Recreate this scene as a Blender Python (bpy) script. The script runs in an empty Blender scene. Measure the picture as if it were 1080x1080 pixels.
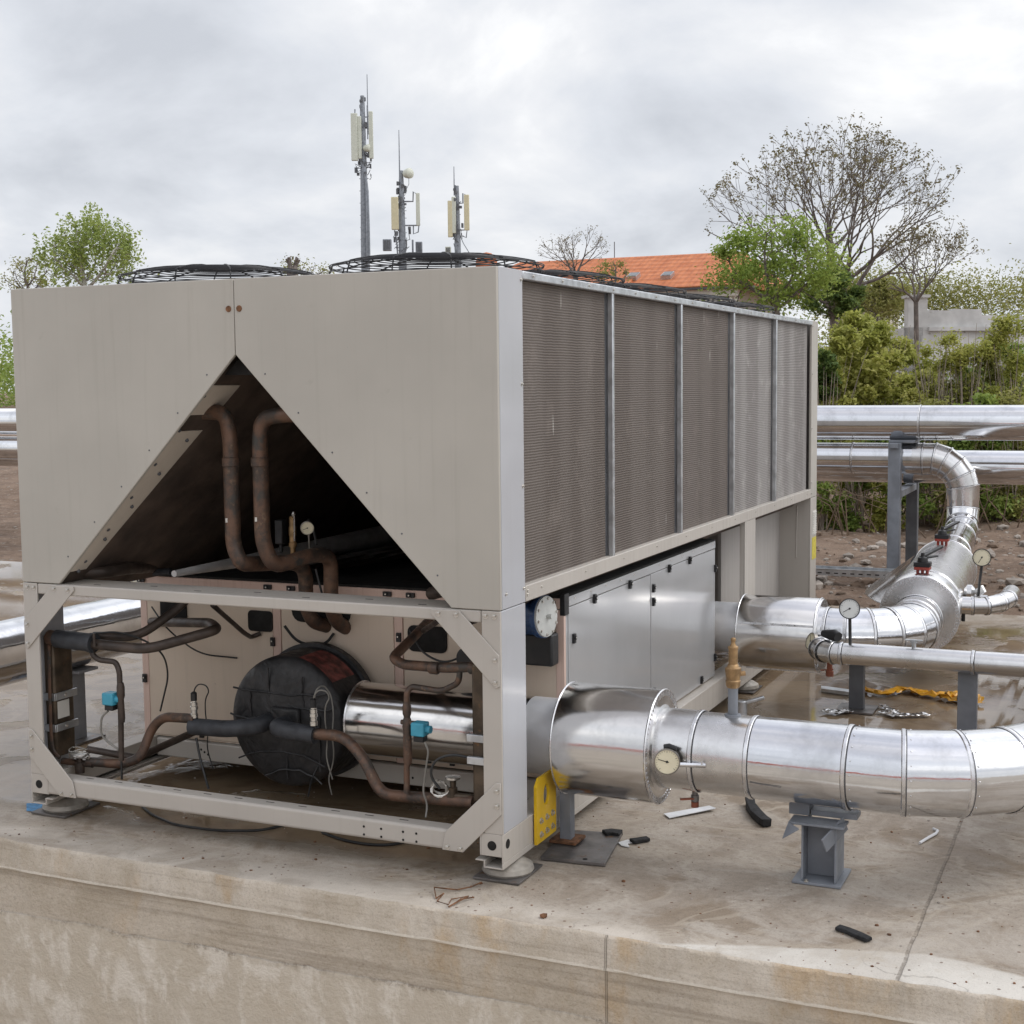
import bpy, bmesh, math, random
import numpy as np
from mathutils import Vector, Matrix, noise as mnoise
R = math.radians
PI = math.pi
rnd = random.Random(7)
sc = bpy.context.scene
COL = sc.collection

# ------------------------------------------------------------------ camera
FPX, YAW, PITCH, ROLL = 1483.3087, 0.4198159, 0.0906518, 0.0105372
CAM = Vector((2.20867, -4.82904, 1.94970))
_d = Vector((-math.sin(YAW) * math.cos(PITCH), math.cos(YAW) * math.cos(PITCH), -math.sin(PITCH)))
_r0 = Vector((math.cos(YAW), math.sin(YAW), 0))
_u0 = _r0.cross(_d)
_r = _r0 * math.cos(ROLL) - _u0 * math.sin(ROLL)
_u = _u0 * math.cos(ROLL) + _r0 * math.sin(ROLL)


def W(px, py, X=None, Y=None, Z=None, D=None):
    """survey helper: the point seen at a spot of the photograph that lies on a known plane of the site"""
    v = _d + _r * ((px - 540) / FPX) - _u * ((py - 540) / FPX)
    if D is not None:
        return CAM + v * D
    if X is not None:
        t = (X - CAM.x) / v.x
    elif Y is not None:
        t = (Y - CAM.y) / v.y
    else:
        t = (Z - CAM.z) / v.z
    return CAM + v * t


cam = bpy.data.cameras.new('camera')
co = bpy.data.objects.new('camera', cam)
COL.objects.link(co)
m = Matrix((_r, _u, -_d)).transposed().to_4x4()
m.translation = CAM
co.matrix_world = m
cam.sensor_width = 36
cam.lens = 36 * FPX / 1080
cam.clip_start = 0.05
cam.clip_end = 2000
sc.camera = co

# ------------------------------------------------------------------ node helpers
class NT:
    def __init__(s, tree):
        s.t = tree

    def n(s, typ, ins=None, **kw):
        nd = s.t.nodes.new(typ)
        for k, v in kw.items():
            setattr(nd, k, v)
        for k, v in (ins or {}).items():
            s.set(nd.inputs[k], v)
        return nd

    def set(s, sock, v):
        if isinstance(v, bpy.types.NodeSocket):
            s.t.links.new(v, sock)
        elif isinstance(v, bpy.types.Node):
            s.t.links.new(v.outputs[0], sock)
        else:
            if isinstance(v, (tuple, list)) and len(v) == 3 and sock.type == 'RGBA':
                v = (*v, 1)
            elif isinstance(v, (int, float)) and sock.type == 'RGBA':
                v = (v, v, v, 1)
            sock.default_value = v

    def math(s, op, a, b=0.0, c=None, clamp=False):
        nd = s.n('ShaderNodeMath', operation=op, use_clamp=clamp)
        s.set(nd.inputs[0], a)
        s.set(nd.inputs[1], b)
        if c is not None:
            s.set(nd.inputs[2], c)
        return nd.outputs[0]

    def mix(s, f, a, b, mode='MIX'):
        nd = s.n('ShaderNodeMix', data_type='RGBA', blend_type=mode)
        s.set(nd.inputs[0], f)
        s.set(nd.inputs[6], a)
        s.set(nd.inputs[7], b)
        return nd.outputs[2]

    def rng(s, v, a, b, c=0.0, d=1.0, smooth=True):
        nd = s.n('ShaderNodeMapRange', interpolation_type='SMOOTHSTEP' if smooth else 'LINEAR')
        for i, x in enumerate((v, a, b, c, d)):
            s.set(nd.inputs[i], x)
        return nd.outputs[0]

    def noise(s, vec, scale, detail=4, rough=.55, dist=0.0):
        nd = s.n('ShaderNodeTexNoise', {'Scale': scale, 'Detail': detail, 'Roughness': rough, 'Distortion': dist})
        if vec is not None:
            s.set(nd.inputs['Vector'], vec)
        return nd.outputs[0]

    def coords(s, scale=(1, 1, 1)):
        tc = s.n('ShaderNodeTexCoord')
        mp = s.n('ShaderNodeMapping')
        s.set(mp.inputs[0], tc.outputs['Object'])
        mp.inputs['Scale'].default_value = scale
        return mp.outputs[0]

    def bump(s, h, strength=.3, dist=.01, normal=None):
        nd = s.n('ShaderNodeBump', {'Strength': strength, 'Distance': dist, 'Height': h})
        if normal is not None:
            s.set(nd.inputs['Normal'], normal)
        return nd.outputs[0]


def newmat(name):
    mt = bpy.data.materials.new(name)
    mt.use_nodes = True
    t = mt.node_tree
    b = t.nodes['Principled BSDF']
    return mt, NT(t), b


def simple(name, col, rough=.5, metal=0.0, var=.25, scale=9, bump=.0, dirt=None, bscale=60, spec=.5):
    mt, g, b = newmat(name)
    v = g.coords()
    n1 = g.noise(v, scale, 5)
    f = g.rng(n1, .3, .7)
    lo = tuple(c * (1 - var) for c in col)
    hi = tuple(min(1, c * (1 + var)) for c in col)
    c = g.mix(f, lo, hi)
    if dirt:
        n2 = g.noise(v, scale * 2.7, 6, .65)
        c = g.mix(g.rng(n2, dirt[1], dirt[1] + .12), c, dirt[0])
    g.set(b.inputs['Base Color'], c)
    g.set(b.inputs['Roughness'], g.rng(g.noise(v, scale * 1.7, 3), .3, .7, max(.02, rough - .1), min(1, rough + .1)))
    b.inputs['Metallic'].default_value = metal
    b.inputs['Specular IOR Level'].default_value = spec
    if bump:
        g.set(b.inputs['Normal'], g.bump(g.noise(v, bscale, 4), bump, .004))
    return mt


M = {}


def paint(name, col, rough=.42, grime=.5, coat=0.0):
    mt, g, b = newmat(name)
    v = g.coords()
    vs = g.coords((14, 14, .5))
    st = g.noise(vs, 2.2, 5, .6)
    big = g.noise(v, 1.3, 4)
    c = g.mix(g.rng(big, .3, .7), tuple(x * .93 for x in col), tuple(x * 1.05 for x in col))
    c = g.mix(g.math('MULTIPLY', g.rng(st, .52, .75), .12 * grime), c, (.24, .205, .16))
    sp = g.noise(v, 55, 3, .6)
    c = g.mix(g.math('MULTIPLY', g.rng(sp, .735, .78), .5 * grime), c, (.12, .08, .05))
    sp2 = g.noise(v, 9, 6, .7)
    c = g.mix(g.math('MULTIPLY', g.rng(sp2, .62, .8), .3 * grime), c, (.24, .21, .17))
    g.set(b.inputs['Base Color'], c)
    g.set(b.inputs['Roughness'], g.rng(big if coat else st, .3, .7, rough - (.03 if coat else .08), rough + (.05 if coat else .12)))
    g.set(b.inputs['Normal'], g.bump(g.noise(v, 1.7, 2), .30, .010))
    if coat:
        b.inputs['Coat Weight'].default_value = coat
        b.inputs['Coat Roughness'].default_value = .12
    return mt


M['paint'] = paint('panel_paint', (.445, .418, .370), .42, 1.0)
M['paint_skylit'] = paint('skylit_side_paint', (.445, .452, .475), .38, .5, .25)  # panel paint again, cool sky light on the side put into its colour
M['paint_frame'] = paint('frame_paint', (.475, .440, .395), .40, .9)
M['paint_light'] = paint('enclosure_paint', (.345, .347, .35), .20, .25, .5)
M['paint_inner'] = paint('enclosure_front_paint', (.60, .50, .40), .38, .9)
M['paint_pink'] = paint('profile_paint', (.60, .44, .37), .3, .6)
M['paint_dull'] = paint('inner_panel_paint', (.40, .375, .35), .5, 1)
M['paint_strip'] = paint('tube_sheet_paint', (.62, .55, .47), .5, .6)


def alu(name, col=(.74, .745, .76), rough=.07, dent=.42, haze=.12, bd=.02):
    mt, g, b = newmat(name)
    v = g.coords()
    n = g.noise(v, 2.6, 2, .45)
    n2 = g.noise(v, 13, 3, .5)
    fine = g.noise(g.coords((60, 60, 60)), 3, 3)
    sm = g.noise(v, 5, 5, .65)
    c = g.mix(g.rng(sm, .45, .75), col, tuple(x * .76 for x in col))
    c = g.mix(g.math('MULTIPLY', g.rng(g.noise(v, 28, 5, .7), .66, .76), .35), c, (.45, .41, .36))
    g.set(b.inputs['Base Color'], c)
    b.inputs['Metallic'].default_value = 1
    rr = g.math('ADD', g.rng(sm, .35, .75, rough, rough + haze), g.math('MULTIPLY', fine, .03))
    g.set(b.inputs['Roughness'], rr)
    h = g.math('ADD', n, g.math('MULTIPLY', n2, .12))
    g.set(b.inputs['Normal'], g.bump(h, dent, bd))
    return mt


M['alu'] = alu('aluminium_cladding')
M['alu_dull'] = alu('brushed_aluminium_cladding', (.72, .715, .71), .19, .18, .10)
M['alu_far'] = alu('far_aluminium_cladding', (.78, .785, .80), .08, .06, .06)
M['alu_brightened'] = simple('brightened_stub_cladding', (.80, .81, .83), .42, .55, .06, 5, .1)  # cladding made paler on the pipe stubs, missing reflected light put into colour
M['alu_warm'] = alu('steel_jacket_cladding', (.70, .69, .68), .12, .22, .08)
M['seam'] = simple('cladding_bead', (.72, .72, .73), .3, 1.0, .15, 20)
M['seamdark'] = simple('seam_sealant', (.08, .08, .085), .6, 0, .3)

M['steel_grey'] = simple('grey_primer_steel', (.20, .215, .24), .5, 0, .18, 6, .1, ((.16, .12, .09), .68))
M['steel_dark'] = simple('dark_primer_steel', (.10, .105, .115), .55, 0, .2, 6, .1)
M['steel_raw'] = simple('raw_steel_plate', (.17, .16, .155), .42, .55, .35, 7, .1, ((.19, .10, .05), .58))
M['galv'] = simple('galvanised_steel', (.52, .54, .56), .38, .85, .2, 14)
M['foil'] = simple('dull_foil', (.42, .41, .40), .5, .5, .12, 12, .2)
M['bolt'] = simple('bolt_zinc', (.62, .60, .56), .32, .9, .2, 30)
M['rust'] = simple('rusty_iron', (.16, .075, .035), .85, 0, .5, 30, .2)
M['black'] = simple('black_plastic', (.012, .012, .013), .45, 0, .3)
M['void'] = simple('dark_cavity', (.010, .009, .008), .9, 0, .3)
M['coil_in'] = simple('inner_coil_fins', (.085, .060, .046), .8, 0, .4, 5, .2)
M['wire'] = simple('black_wire', (.018, .018, .018), .5, 0, .2)
M['greywire'] = simple('grey_wire', (.20, .19, .17), .5, 0, .2)
M['guard'] = simple('fan_guard_wire', (.016, .016, .018), .5, .2, .2)
M['foot'] = simple('foot_casting', (.34, .315, .275), .5, .2, .2, 20, .1)
M['blue'] = simple('blue_coil_plastic', (.05, .30, .42), .45, 0, .15)
M['darkblue'] = simple('blue_motor_paint', (.018, .05, .13), .35, 0, .3)
M['white'] = simple('white_enamel', (.50, .51, .49), .4, 0, .08, 20, 0, ((.35, .27, .18), .66))
M['dial'] = simple('dial_face', (.72, .66, .48), .5, 0, .06)
M['dialw'] = simple('white_dial_face', (.72, .74, .72), .5, 0, .05)
M['dialrim'] = simple('gauge_case', (.26, .24, .21), .35, .7, .3)
M['dialblack'] = simple('black_gauge_case', (.03, .03, .03), .35, 0, .3)
M['brass'] = simple('brass', (.34, .22, .11), .5, .7, .3, 25, .15, ((.22, .13, .06), .63))
M['yellow'] = simple('yellow_paint', (.72, .45, .012), .42, 0, .12, 8, .05, ((.30, .15, .03), .70))
M['red'] = simple('red_paint', (.30, .045, .03), .45, 0, .25, 14)
M['rednut'] = simple('rust_red_valve', (.22, .07, .04), .6, .2, .4, 14)
M['foam'] = simple('black_foam', (.016, .016, .017), .85, 0, .4, 30, .5)
M['whitepl'] = simple('white_plastic_scrap', (.68, .69, .70), .4, 0, .1)
M['sticker'] = simple('yellow_sticker', (.60, .50, .06), .5, 0, .15, 30, 0, ((.30, .26, .08), .6))
M['tape'] = simple('orange_plastic_film', (.72, .36, .03), .3, 0, .3, 10)
M['bluep'] = simple('blue_spray_paint', (.06, .22, .42), .6, 0, .3, 30)
M['label_red'] = simple('faded_red_label', (.13, .034, .028), .6, 0, .7, 22)
M['paper'] = simple('white_label', (.62, .60, .55), .6, 0, .1)
M['antwhite'] = simple('antenna_radome', (.62, .64, .55), .5, 0, .06)
M['antcream'] = simple('antenna_radome_cream', (.66, .60, .40), .5, 0, .06)
M['antgrey'] = simple('antenna_steel', (.26, .28, .31), .5, .3, .2)
M['antdark'] = simple('antenna_dark', (.12, .125, .135), .6, 0, .2)


def copper():
    mt, g, b = newmat('weathered_copper')
    v = g.coords()
    n = g.noise(v, 11, 6, .65)
    n2 = g.noise(v, 26, 5, .7)
    c = g.mix(g.rng(n, .38, .60), (.062, .048, .040), (.150, .085, .056))
    c = g.mix(g.rng(n2, .57, .7), c, (.20, .135, .09))
    c = g.mix(g.rng(g.noise(v, 8, 5, .65), .54, .66), c, (.060, .056, .050))
    g.set(b.inputs['Base Color'], c)
    b.inputs['Metallic'].default_value = .35
    g.set(b.inputs['Roughness'], g.rng(n2, .3, .7, .4, .65))
    g.set(b.inputs['Normal'], g.bump(n2, .25, .004))
    return mt


M['copper'] = copper()
M['copper_dark'] = simple('dark_pipe', (.055, .040, .032), .5, .2, .4, 12, .15)
M['hxbrown'] = simple('brazed_plate_steel', (.085, .062, .042), .5, .45, .55, 8, .2, ((.17, .09, .04), .6))


def rubber():
    mt, g, b = newmat('black_rubber_insulation')
    v = g.coords()
    n = g.noise(v, 7, 5, .6)
    w = g.noise(v, 30, 4, .6)
    c = g.mix(g.rng(n, .35, .7), (.010, .010, .011), (.028, .027, .028))
    c = g.mix(g.rng(g.noise(v, 4.1, 5, .6), .60, .76), c, (.045, .038, .034))
    g.set(b.inputs['Base Color'], c)
    g.set(b.inputs['Roughness'], g.rng(w, .3, .7, .38, .62))
    fold = g.noise(v, 6.5, 2, .4, 2.2)
    g.set(b.inputs['Normal'], g.bump(g.math('ADD', g.math('MULTIPLY', fold, 1.6), g.math('MULTIPLY', w, .30)), .45, .014))
    return mt


M['rubber'] = rubber()
M['sleeve'] = simple('grey_pipe_sleeve', (.030, .032, .037), .6, 0, .35, 14, .3)


def coilmat(name, col, col2, seed):
    mt, g, b = newmat(name)
    tc = g.n('ShaderNodeTexCoord').outputs['Object']
    sep = g.n('ShaderNodeSeparateXYZ', {0: tc})
    y, z = sep.outputs[1], sep.outputs[2]
    wob = g.math('MULTIPLY', g.noise(g.coords((1, 5, 1)), 3.2, 5), .007)
    ph = g.math('MULTIPLY', g.math('ADD', z, wob), 2 * PI / .0112)
    row = g.rng(g.math('SINE', ph), -.7, .7)
    fin = g.math('SINE', g.math('MULTIPLY', y, 2 * PI / .011))
    blk = g.n('ShaderNodeTexNoise', {'Scale': 1.0, 'Detail': 0})
    mp = g.coords((1, 3.7, .05))
    g.set(blk.inputs['Vector'], mp)
    n1 = g.noise(tc, 6, 6, .65)
    fn = g.noise(g.coords((1, 90, 40)), 2.0, 3)
    c = g.mix(row, tuple(x * .66 for x in col), tuple(x * 1.12 for x in col))
    c = g.mix(g.rng(blk.outputs[0], .42, .58, 0, .55), c, col2)
    c = g.mix(g.math('MULTIPLY', g.rng(fn, .4, .75), .4), c, tuple(x * .4 for x in col))
    c = g.mix(g.math('MULTIPLY', g.rng(n1, .52, .75), .35), c, tuple(x * 1.5 for x in col2))
    sc1 = g.noise(g.coords((1, 7, 1.1)), 3.3 + seed, 2, .4)
    c = g.mix(g.math('MULTIPLY', g.rng(sc1, .735, .76), .6), c, (.44, .42, .39))
    g.set(b.inputs['Base Color'], c)
    b.inputs['Roughness'].default_value = .62
    b.inputs['Metallic'].default_value = .15
    h = g.math('ADD', row, g.math('MULTIPLY', fin, .25))
    g.set(b.inputs['Normal'], g.bump(h, .5, .004))
    return mt


M['coil'] = coilmat('coil_fins_brown', (.136, .110, .092), (.172, .146, .127), 0)
M['coil2'] = coilmat('coil_fins_grey', (.26, .24, .225), (.37, .352, .335), .4)


def concrete_top():
    mt, g, b = newmat('pad_concrete')
    tc = g.n('ShaderNodeTexCoord').outputs['Object']
    sep = g.n('ShaderNodeSeparateXYZ', {0: tc})
    x, y = sep.outputs[0], sep.outputs[1]
    big = g.noise(tc, .9, 5, .6, .4)
    mid = g.noise(tc, 3.6, 7, .68, .6)
    fine = g.noise(tc, 38, 6, .7)
    stain = g.noise(tc, 2.1, 6, .62, 1.2)
    c = g.mix(g.rng(big, .35, .65), (.275, .226, .176), (.37, .317, .257))
    c = g.mix(g.rng(mid, .42, .66), c, (.43, .38, .32))
    c = g.mix(g.math('MULTIPLY', g.rng(stain, .49, .62), .75), c, (.225, .17, .115))
    # sweeping trowel and wash marks, pale cement laitance
    sw = g.noise(g.coords((.55, 2.6, 1)), 2.4, 5, .6, 1.8)
    c = g.mix(g.math('MULTIPLY', g.rng(sw, .55, .63), .42), c, (.40, .36, .31))
    c = g.mix(g.math('MULTIPLY', g.rng(fine, .45, .75), .5), c, (.13, .105, .08))
    # pale dry band along the front edge of the slab
    e = g.rng(g.math('ADD', y, g.math('MULTIPLY', mid, .34)), -.08, .14, 1, 0)
    c = g.mix(g.math('MULTIPLY', g.math('MULTIPLY', e, g.rng(stain, .36, .6, 1, .45)), .78), c, (.64, .58, .50))
    # cement patch spilt near the right end of the edge
    e2 = g.math('SUBTRACT', g.math('ADD', y, .31), g.math('MULTIPLY', g.rng(x, .68, 1.6, .02, .30, False), g.rng(x, 1.4, 2.6, 1, .35)))
    e2 = g.math('MULTIPLY', g.rng(g.math('ADD', e2, g.math('MULTIPLY', g.math('SUBTRACT', mid, .5), .06)), -.015, .012, 1, 0), g.rng(x, .66, .74))
    c = g.mix(g.math('MULTIPLY', e2, g.rng(mid, .3, .62, .45, .8)), c, (.66, .63, .57))
    c = g.mix(g.math('MULTIPLY', g.rng(g.noise(g.coords((1.1, .8, 1)), .9, 6, .6, 1.6), .52, .60), .35), c, (.43, .385, .33))
    # dried tide lines of old puddles
    for sc_, off_ in ((1.25, .5), (.8, .47)):
        nn_ = g.noise(g.coords((1, 1.25, 1)), sc_, 5, .55, .9)
        tl_ = g.rng(g.math('ABSOLUTE', g.math('SUBTRACT', nn_, off_)), .002, .014, 1, 0)
        c = g.mix(g.math('MULTIPLY', g.math('MULTIPLY', tl_, g.rng(stain, .4, .6)), .42), c, (.46, .40, .32))
    # sawn joint
    jx = g.math('ABSOLUTE', g.math('SUBTRACT', g.math('ADD', x, g.math('MULTIPLY', mid, .02)), 1.545))
    j = g.rng(jx, .004, .009, 1, 0)
    c = g.mix(g.math('MULTIPLY', g.math('MULTIPLY', j, g.rng(fine, .3, .6)), .6), c, (.12, .095, .07))
    # hairline cracks
    vo = g.n('ShaderNodeTexVoronoi', {'Scale': .75, 'Vector': g.n('ShaderNodeVectorMath', {0: tc, 1: g.n('ShaderNodeTexNoise', {'Scale': 2.2, 'Detail': 5, 'Vector': tc}).outputs[1]}, operation='ADD').outputs[0]}, feature='DISTANCE_TO_EDGE')
    cr = g.rng(vo.outputs[0], .002, .006, 1, 0)
    c = g.mix(g.math('MULTIPLY', g.math('MULTIPLY', cr, g.rng(big, .48, .6)), .35), c, (.10, .085, .07))
    gr3 = g.noise(tc, 150, 3, .7)
    c = g.mix(g.math('MULTIPLY', g.rng(gr3, .50, .74), .30), c, (.15, .115, .08))
    c = g.mix(g.math('MULTIPLY', g.rng(gr3, .50, .28), .20), c, (.56, .51, .45))
    # rust pellets and grit
    gr = g.n('ShaderNodeTexVoronoi', {'Scale': 26, 'Vector': tc, 'Randomness': 1.0})
    gm = g.math('MULTIPLY', g.rng(gr.outputs[0], .13, .19, 1, 0), g.rng(g.n('ShaderNodeSeparateColor', {0: gr.outputs[1]}).outputs[0], .80, .84))
    c = g.mix(g.math('MULTIPLY', gm, .75), c, (.11, .045, .02))
    # standing water and wet ground behind and beneath the unit
    wn = g.noise(tc, 1.15, 6, .62, .5)
    wy = g.math('ADD', y, g.math('MULTIPLY', g.math('SUBTRACT', wn, .5), 1.8))
    w1 = g.math('MULTIPLY', g.rng(wy, 1.7, 2.4), g.rng(wy, 6.3, 7.0, 1, 0))
    wx = g.math('MULTIPLY', g.rng(x, -.12, -.28), g.rng(g.math('ADD', y, g.math('MULTIPLY', wn, .3)), .22, .42))
    wl = g.math('MULTIPLY', g.rng(x, -2.28, -2.42), g.rng(g.math('ADD', y, g.math('MULTIPLY', wn, .5)), .55, .85))
    wet = g.math('MAXIMUM', g.math('MAXIMUM', w1, wx), wl)
    wetc = g.mix(g.rng(stain, .38, .62), (.15, .098, .055), (.235, .17, .105))
    wetc = g.mix(g.math('MULTIPLY', g.rng(sw, .55, .6), .5), wetc, (.22, .17, .11))
    c = g.mix(g.math('MULTIPLY', wet, .88), c, wetc)
    g.set(b.inputs['Base Color'], c)
    pud = g.math('MULTIPLY', wet, g.rng(g.noise(tc, 1.7, 5, .55, .3), .38, .48))
    dry = g.rng(mid, .3, .7, .68, .9)
    rw = g.mix(wet, dry, .34)
    g.set(b.inputs['Roughness'], g.mix(pud, rw, .03))
    h = g.math('ADD', g.math('MULTIPLY', mid, 1.0), g.math('MULTIPLY', fine, .6))
    h = g.math('SUBTRACT', h, g.math('MULTIPLY', j, .7))
    h = g.math('MULTIPLY', h, g.rng(pud, 0, 1, 1, .03))
    g.set(b.inputs['Normal'], g.bump(h, .55, .012))
    return mt


def concrete_wall():
    mt, g, b = newmat('wall_concrete')
    tc = g.n('ShaderNodeTexCoord').outputs['Object']
    sep = g.n('ShaderNodeSeparateXYZ', {0: tc})
    x, z = sep.outputs[0], sep.outputs[2]
    mid = g.noise(tc, 2.4, 7, .66, .1)
    fine = g.noise(tc, 42, 5, .7)
    st = g.noise(g.coords((3, 1, 1.1)), 2.2, 6, .65, .9)
    c = g.mix(g.rng(mid, .35, .65), (.47, .40, .31), (.63, .56, .47))
    c = g.mix(g.math('MULTIPLY', g.rng(g.noise(g.coords((1.3, 1, .7)), 1.7, 7, .64, .2), .51, .66), .7), c, (.48, .335, .185))
    c = g.mix(g.math('MULTIPLY', g.rng(g.noise(g.coords((4, 1, 1.6)), 2, 6, .65, .6), .55, .7), .45), c, (.52, .46, .385))
    c = g.mix(g.math('MULTIPLY', g.rng(fine, .5, .8), .35), c, (.26, .21, .16))
    gr2 = g.noise(tc, 130, 3, .7)
    c = g.mix(g.math('MULTIPLY', g.rng(gr2, .50, .72), .32), c, (.20, .155, .11))
    c = g.mix(g.math('MULTIPLY', g.rng(gr2, .50, .30), .22), c, (.60, .54, .46))
    bd = g.noise(g.coords((.35, 1, 11)), 2.4, 5, .6)
    c = g.mix(g.math('MULTIPLY', g.rng(bd, .50, .66), .42), c, (.24, .19, .14))
    spt = g.noise(tc, 5.2, 4, .6)
    c = g.mix(g.math('MULTIPLY', g.rng(spt, .70, .76), .6), c, (.20, .12, .055))
    jz = g.math('ABSOLUTE', g.math('ADD', z, .122))
    jj = g.rng(g.math('ADD', jz, g.math('MULTIPLY', g.math('SUBTRACT', fine, .5), .012)), .004, .008, 1, 0)
    c = g.mix(g.math('MULTIPLY', jj, .7), c, (.72, .66, .56))
    lz = g.math('ADD', z, g.math('MULTIPLY', g.math('SUBTRACT', mid, .5), .10))
    low = g.rng(lz, -.325, -.315, 1, 0)
    drip = g.noise(g.coords((3.2, 1, 2.0)), 2.4, 7, .66, .35)
    lowc = g.mix(g.rng(drip, .46, .62), (.60, .53, .43), (.78, .72, .63))
    c = g.mix(g.math('MULTIPLY', low, .8), c, lowc)
    lip = g.math('MULTIPLY', g.rng(lz, -.345, -.325), g.rng(lz, -.318, -.308, 1, 0))
    c = g.mix(g.math('MULTIPLY', g.math('MULTIPLY', lip, g.math('MULTIPLY', g.rng(fine, .42, .6), g.rng(g.noise(tc, 3.1, 4), .40, .56))), .6), c, (.22, .165, .115))
    vo = g.n('ShaderNodeTexVoronoi', {'Scale': 22, 'Vector': tc})
    pit = g.math('MULTIPLY', g.rng(vo.outputs[0], .06, .13, 1, 0), g.rng(g.n('ShaderNodeSeparateColor', {0: vo.outputs[1]}).outputs[1], .82, .86))
    c = g.mix(g.math('MULTIPLY', pit, .6), c, (.09, .07, .05))
    jv = g.rng(g.math('ABSOLUTE', g.math('SUBTRACT', x, .53)), .002, .006, 1, 0)
    c = g.mix(g.math('MULTIPLY', jv, .35), c, (.2, .17, .13))
    g.set(b.inputs['Base Color'], c)
    b.inputs['Roughness'].default_value = .85
    h = g.math('ADD', mid, g.math('MULTIPLY', fine, .8))
    h = g.math('ADD', h, g.math('MULTIPLY', g.math('MULTIPLY', low, drip), 1.8))
    h = g.math('SUBTRACT', h, g.math('MULTIPLY', g.math('MAXIMUM', pit, jv), .8))
    g.set(b.inputs['Normal'], g.bump(h, .85, .016))
    return mt


M['pad'] = concrete_top()
M['padwall'] = concrete_wall()


M['yard'] = simple('yard_concrete', (.40, .355, .295), .9, 0, .2, 1.5, .2)


def soil():
    mt, g, b = newmat('rubble_soil')
    tc = g.n('ShaderNodeTexCoord').outputs['Object']
    n = g.noise(tc, 1.1, 7, .7)
    f = g.noise(tc, 12, 6, .75)
    c = g.mix(g.rng(n, .35, .65), (.17, .112, .075), (.27, .19, .135))
    c = g.mix(g.rng(f, .52, .72), c, (.36, .285, .225))
    c = g.mix(g.math('MULTIPLY', g.rng(g.noise(tc, 4.5, 5, .7), .50, .66), .6), c, (.10, .068, .048))
    vo = g.n('ShaderNodeTexVoronoi', {'Scale': 9, 'Vector': tc})
    s = g.math('MULTIPLY', g.rng(vo.outputs[0], .2, .3, 1, 0), g.rng(g.n('ShaderNodeSeparateColor', {0: vo.outputs[1]}).outputs[0], .72, .76))
    c = g.mix(g.math('MULTIPLY', s, .8), c, (.36, .32, .28))
    g.set(b.inputs['Base Color'], c)
    b.inputs['Roughness'].default_value = .95
    g.set(b.inputs['Normal'], g.bump(g.math('ADD', f, s), .9, .06))
    return mt


M['soil'] = soil()
M['stone'] = simple('rubble_stone', (.33, .29, .25), .9, 0, .3, 6, .4)
M['stone2'] = simple('rubble_clod', (.17, .12, .085), .95, 0, .35, 6, .5)


def leafmat(name, a, b_, c_, trans=.42):
    mt, g, b = newmat(name)
    geo = g.n('ShaderNodeNewGeometry')
    rp = g.n('ShaderNodeValToRGB')
    rp.color_ramp.elements[0].color = (*a, 1)
    rp.color_ramp.elements[1].color = (*c_, 1)
    e = rp.color_ramp.elements.new(.5)
    e.color = (*b_, 1)
    big = g.noise(g.n('ShaderNodeTexCoord').outputs['Object'], .9, 3)
    f = g.math('ADD', g.math('MULTIPLY', geo.outputs['Random Per Island'], .6), g.rng(big, .3, .7, -.05, .45))
    g.set(rp.inputs[0], f)
    g.set(b.inputs['Base Color'], rp.outputs[0])
    b.inputs['Roughness'].default_value = .55
    b.inputs['Specular IOR Level'].default_value = .3
    tr = g.n('ShaderNodeBsdfTranslucent', {'Color': g.mix(.35, rp.outputs[0], (.42, .48, .10), 'MIX')})
    mx = g.n('ShaderNodeMixShader', {0: trans, 1: b.outputs[0], 2: tr.outputs[0]})
    out = [n for n in g.t.nodes if n.type == 'OUTPUT_MATERIAL'][0]
    g.set(out.inputs[0], mx.outputs[0])
    return mt


M['leaf_yellow'] = leafmat('leaf_yellow_green', (.26, .29, .06), (.43, .44, .11), (.62, .58, .20))
M['leaf_mid'] = leafmat('leaf_mid_green', (.15, .23, .05), (.26, .36, .09), (.40, .47, .14))
M['leaf_fresh'] = leafmat('leaf_fresh_green', (.17, .26, .05), (.30, .41, .09), (.46, .54, .17))
M['leaf_dark'] = leafmat('leaf_dark_green', (.065, .12, .04), (.13, .20, .06), (.22, .29, .085))
M['leaf_birch'] = leafmat('leaf_birch', (.24, .32, .09), (.34, .42, .13), (.46, .52, .20))
M['leaf_brown'] = leafmat('seed_clusters', (.13, .095, .065), (.20, .155, .10), (.27, .225, .13), .25)
M['leaf_olive'] = leafmat('leaf_olive', (.20, .21, .07), (.30, .29, .10), (.42, .38, .15))
M['bark'] = simple('bark', (.15, .125, .11), .9, 0, .3, 8, .5)
M['bark_pale'] = simple('birch_bark', (.40, .38, .34), .8, 0, .35, 4, .3)
M['twig'] = simple('dry_twig', (.15, .105, .07), .9, 0, .3, 8)


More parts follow.
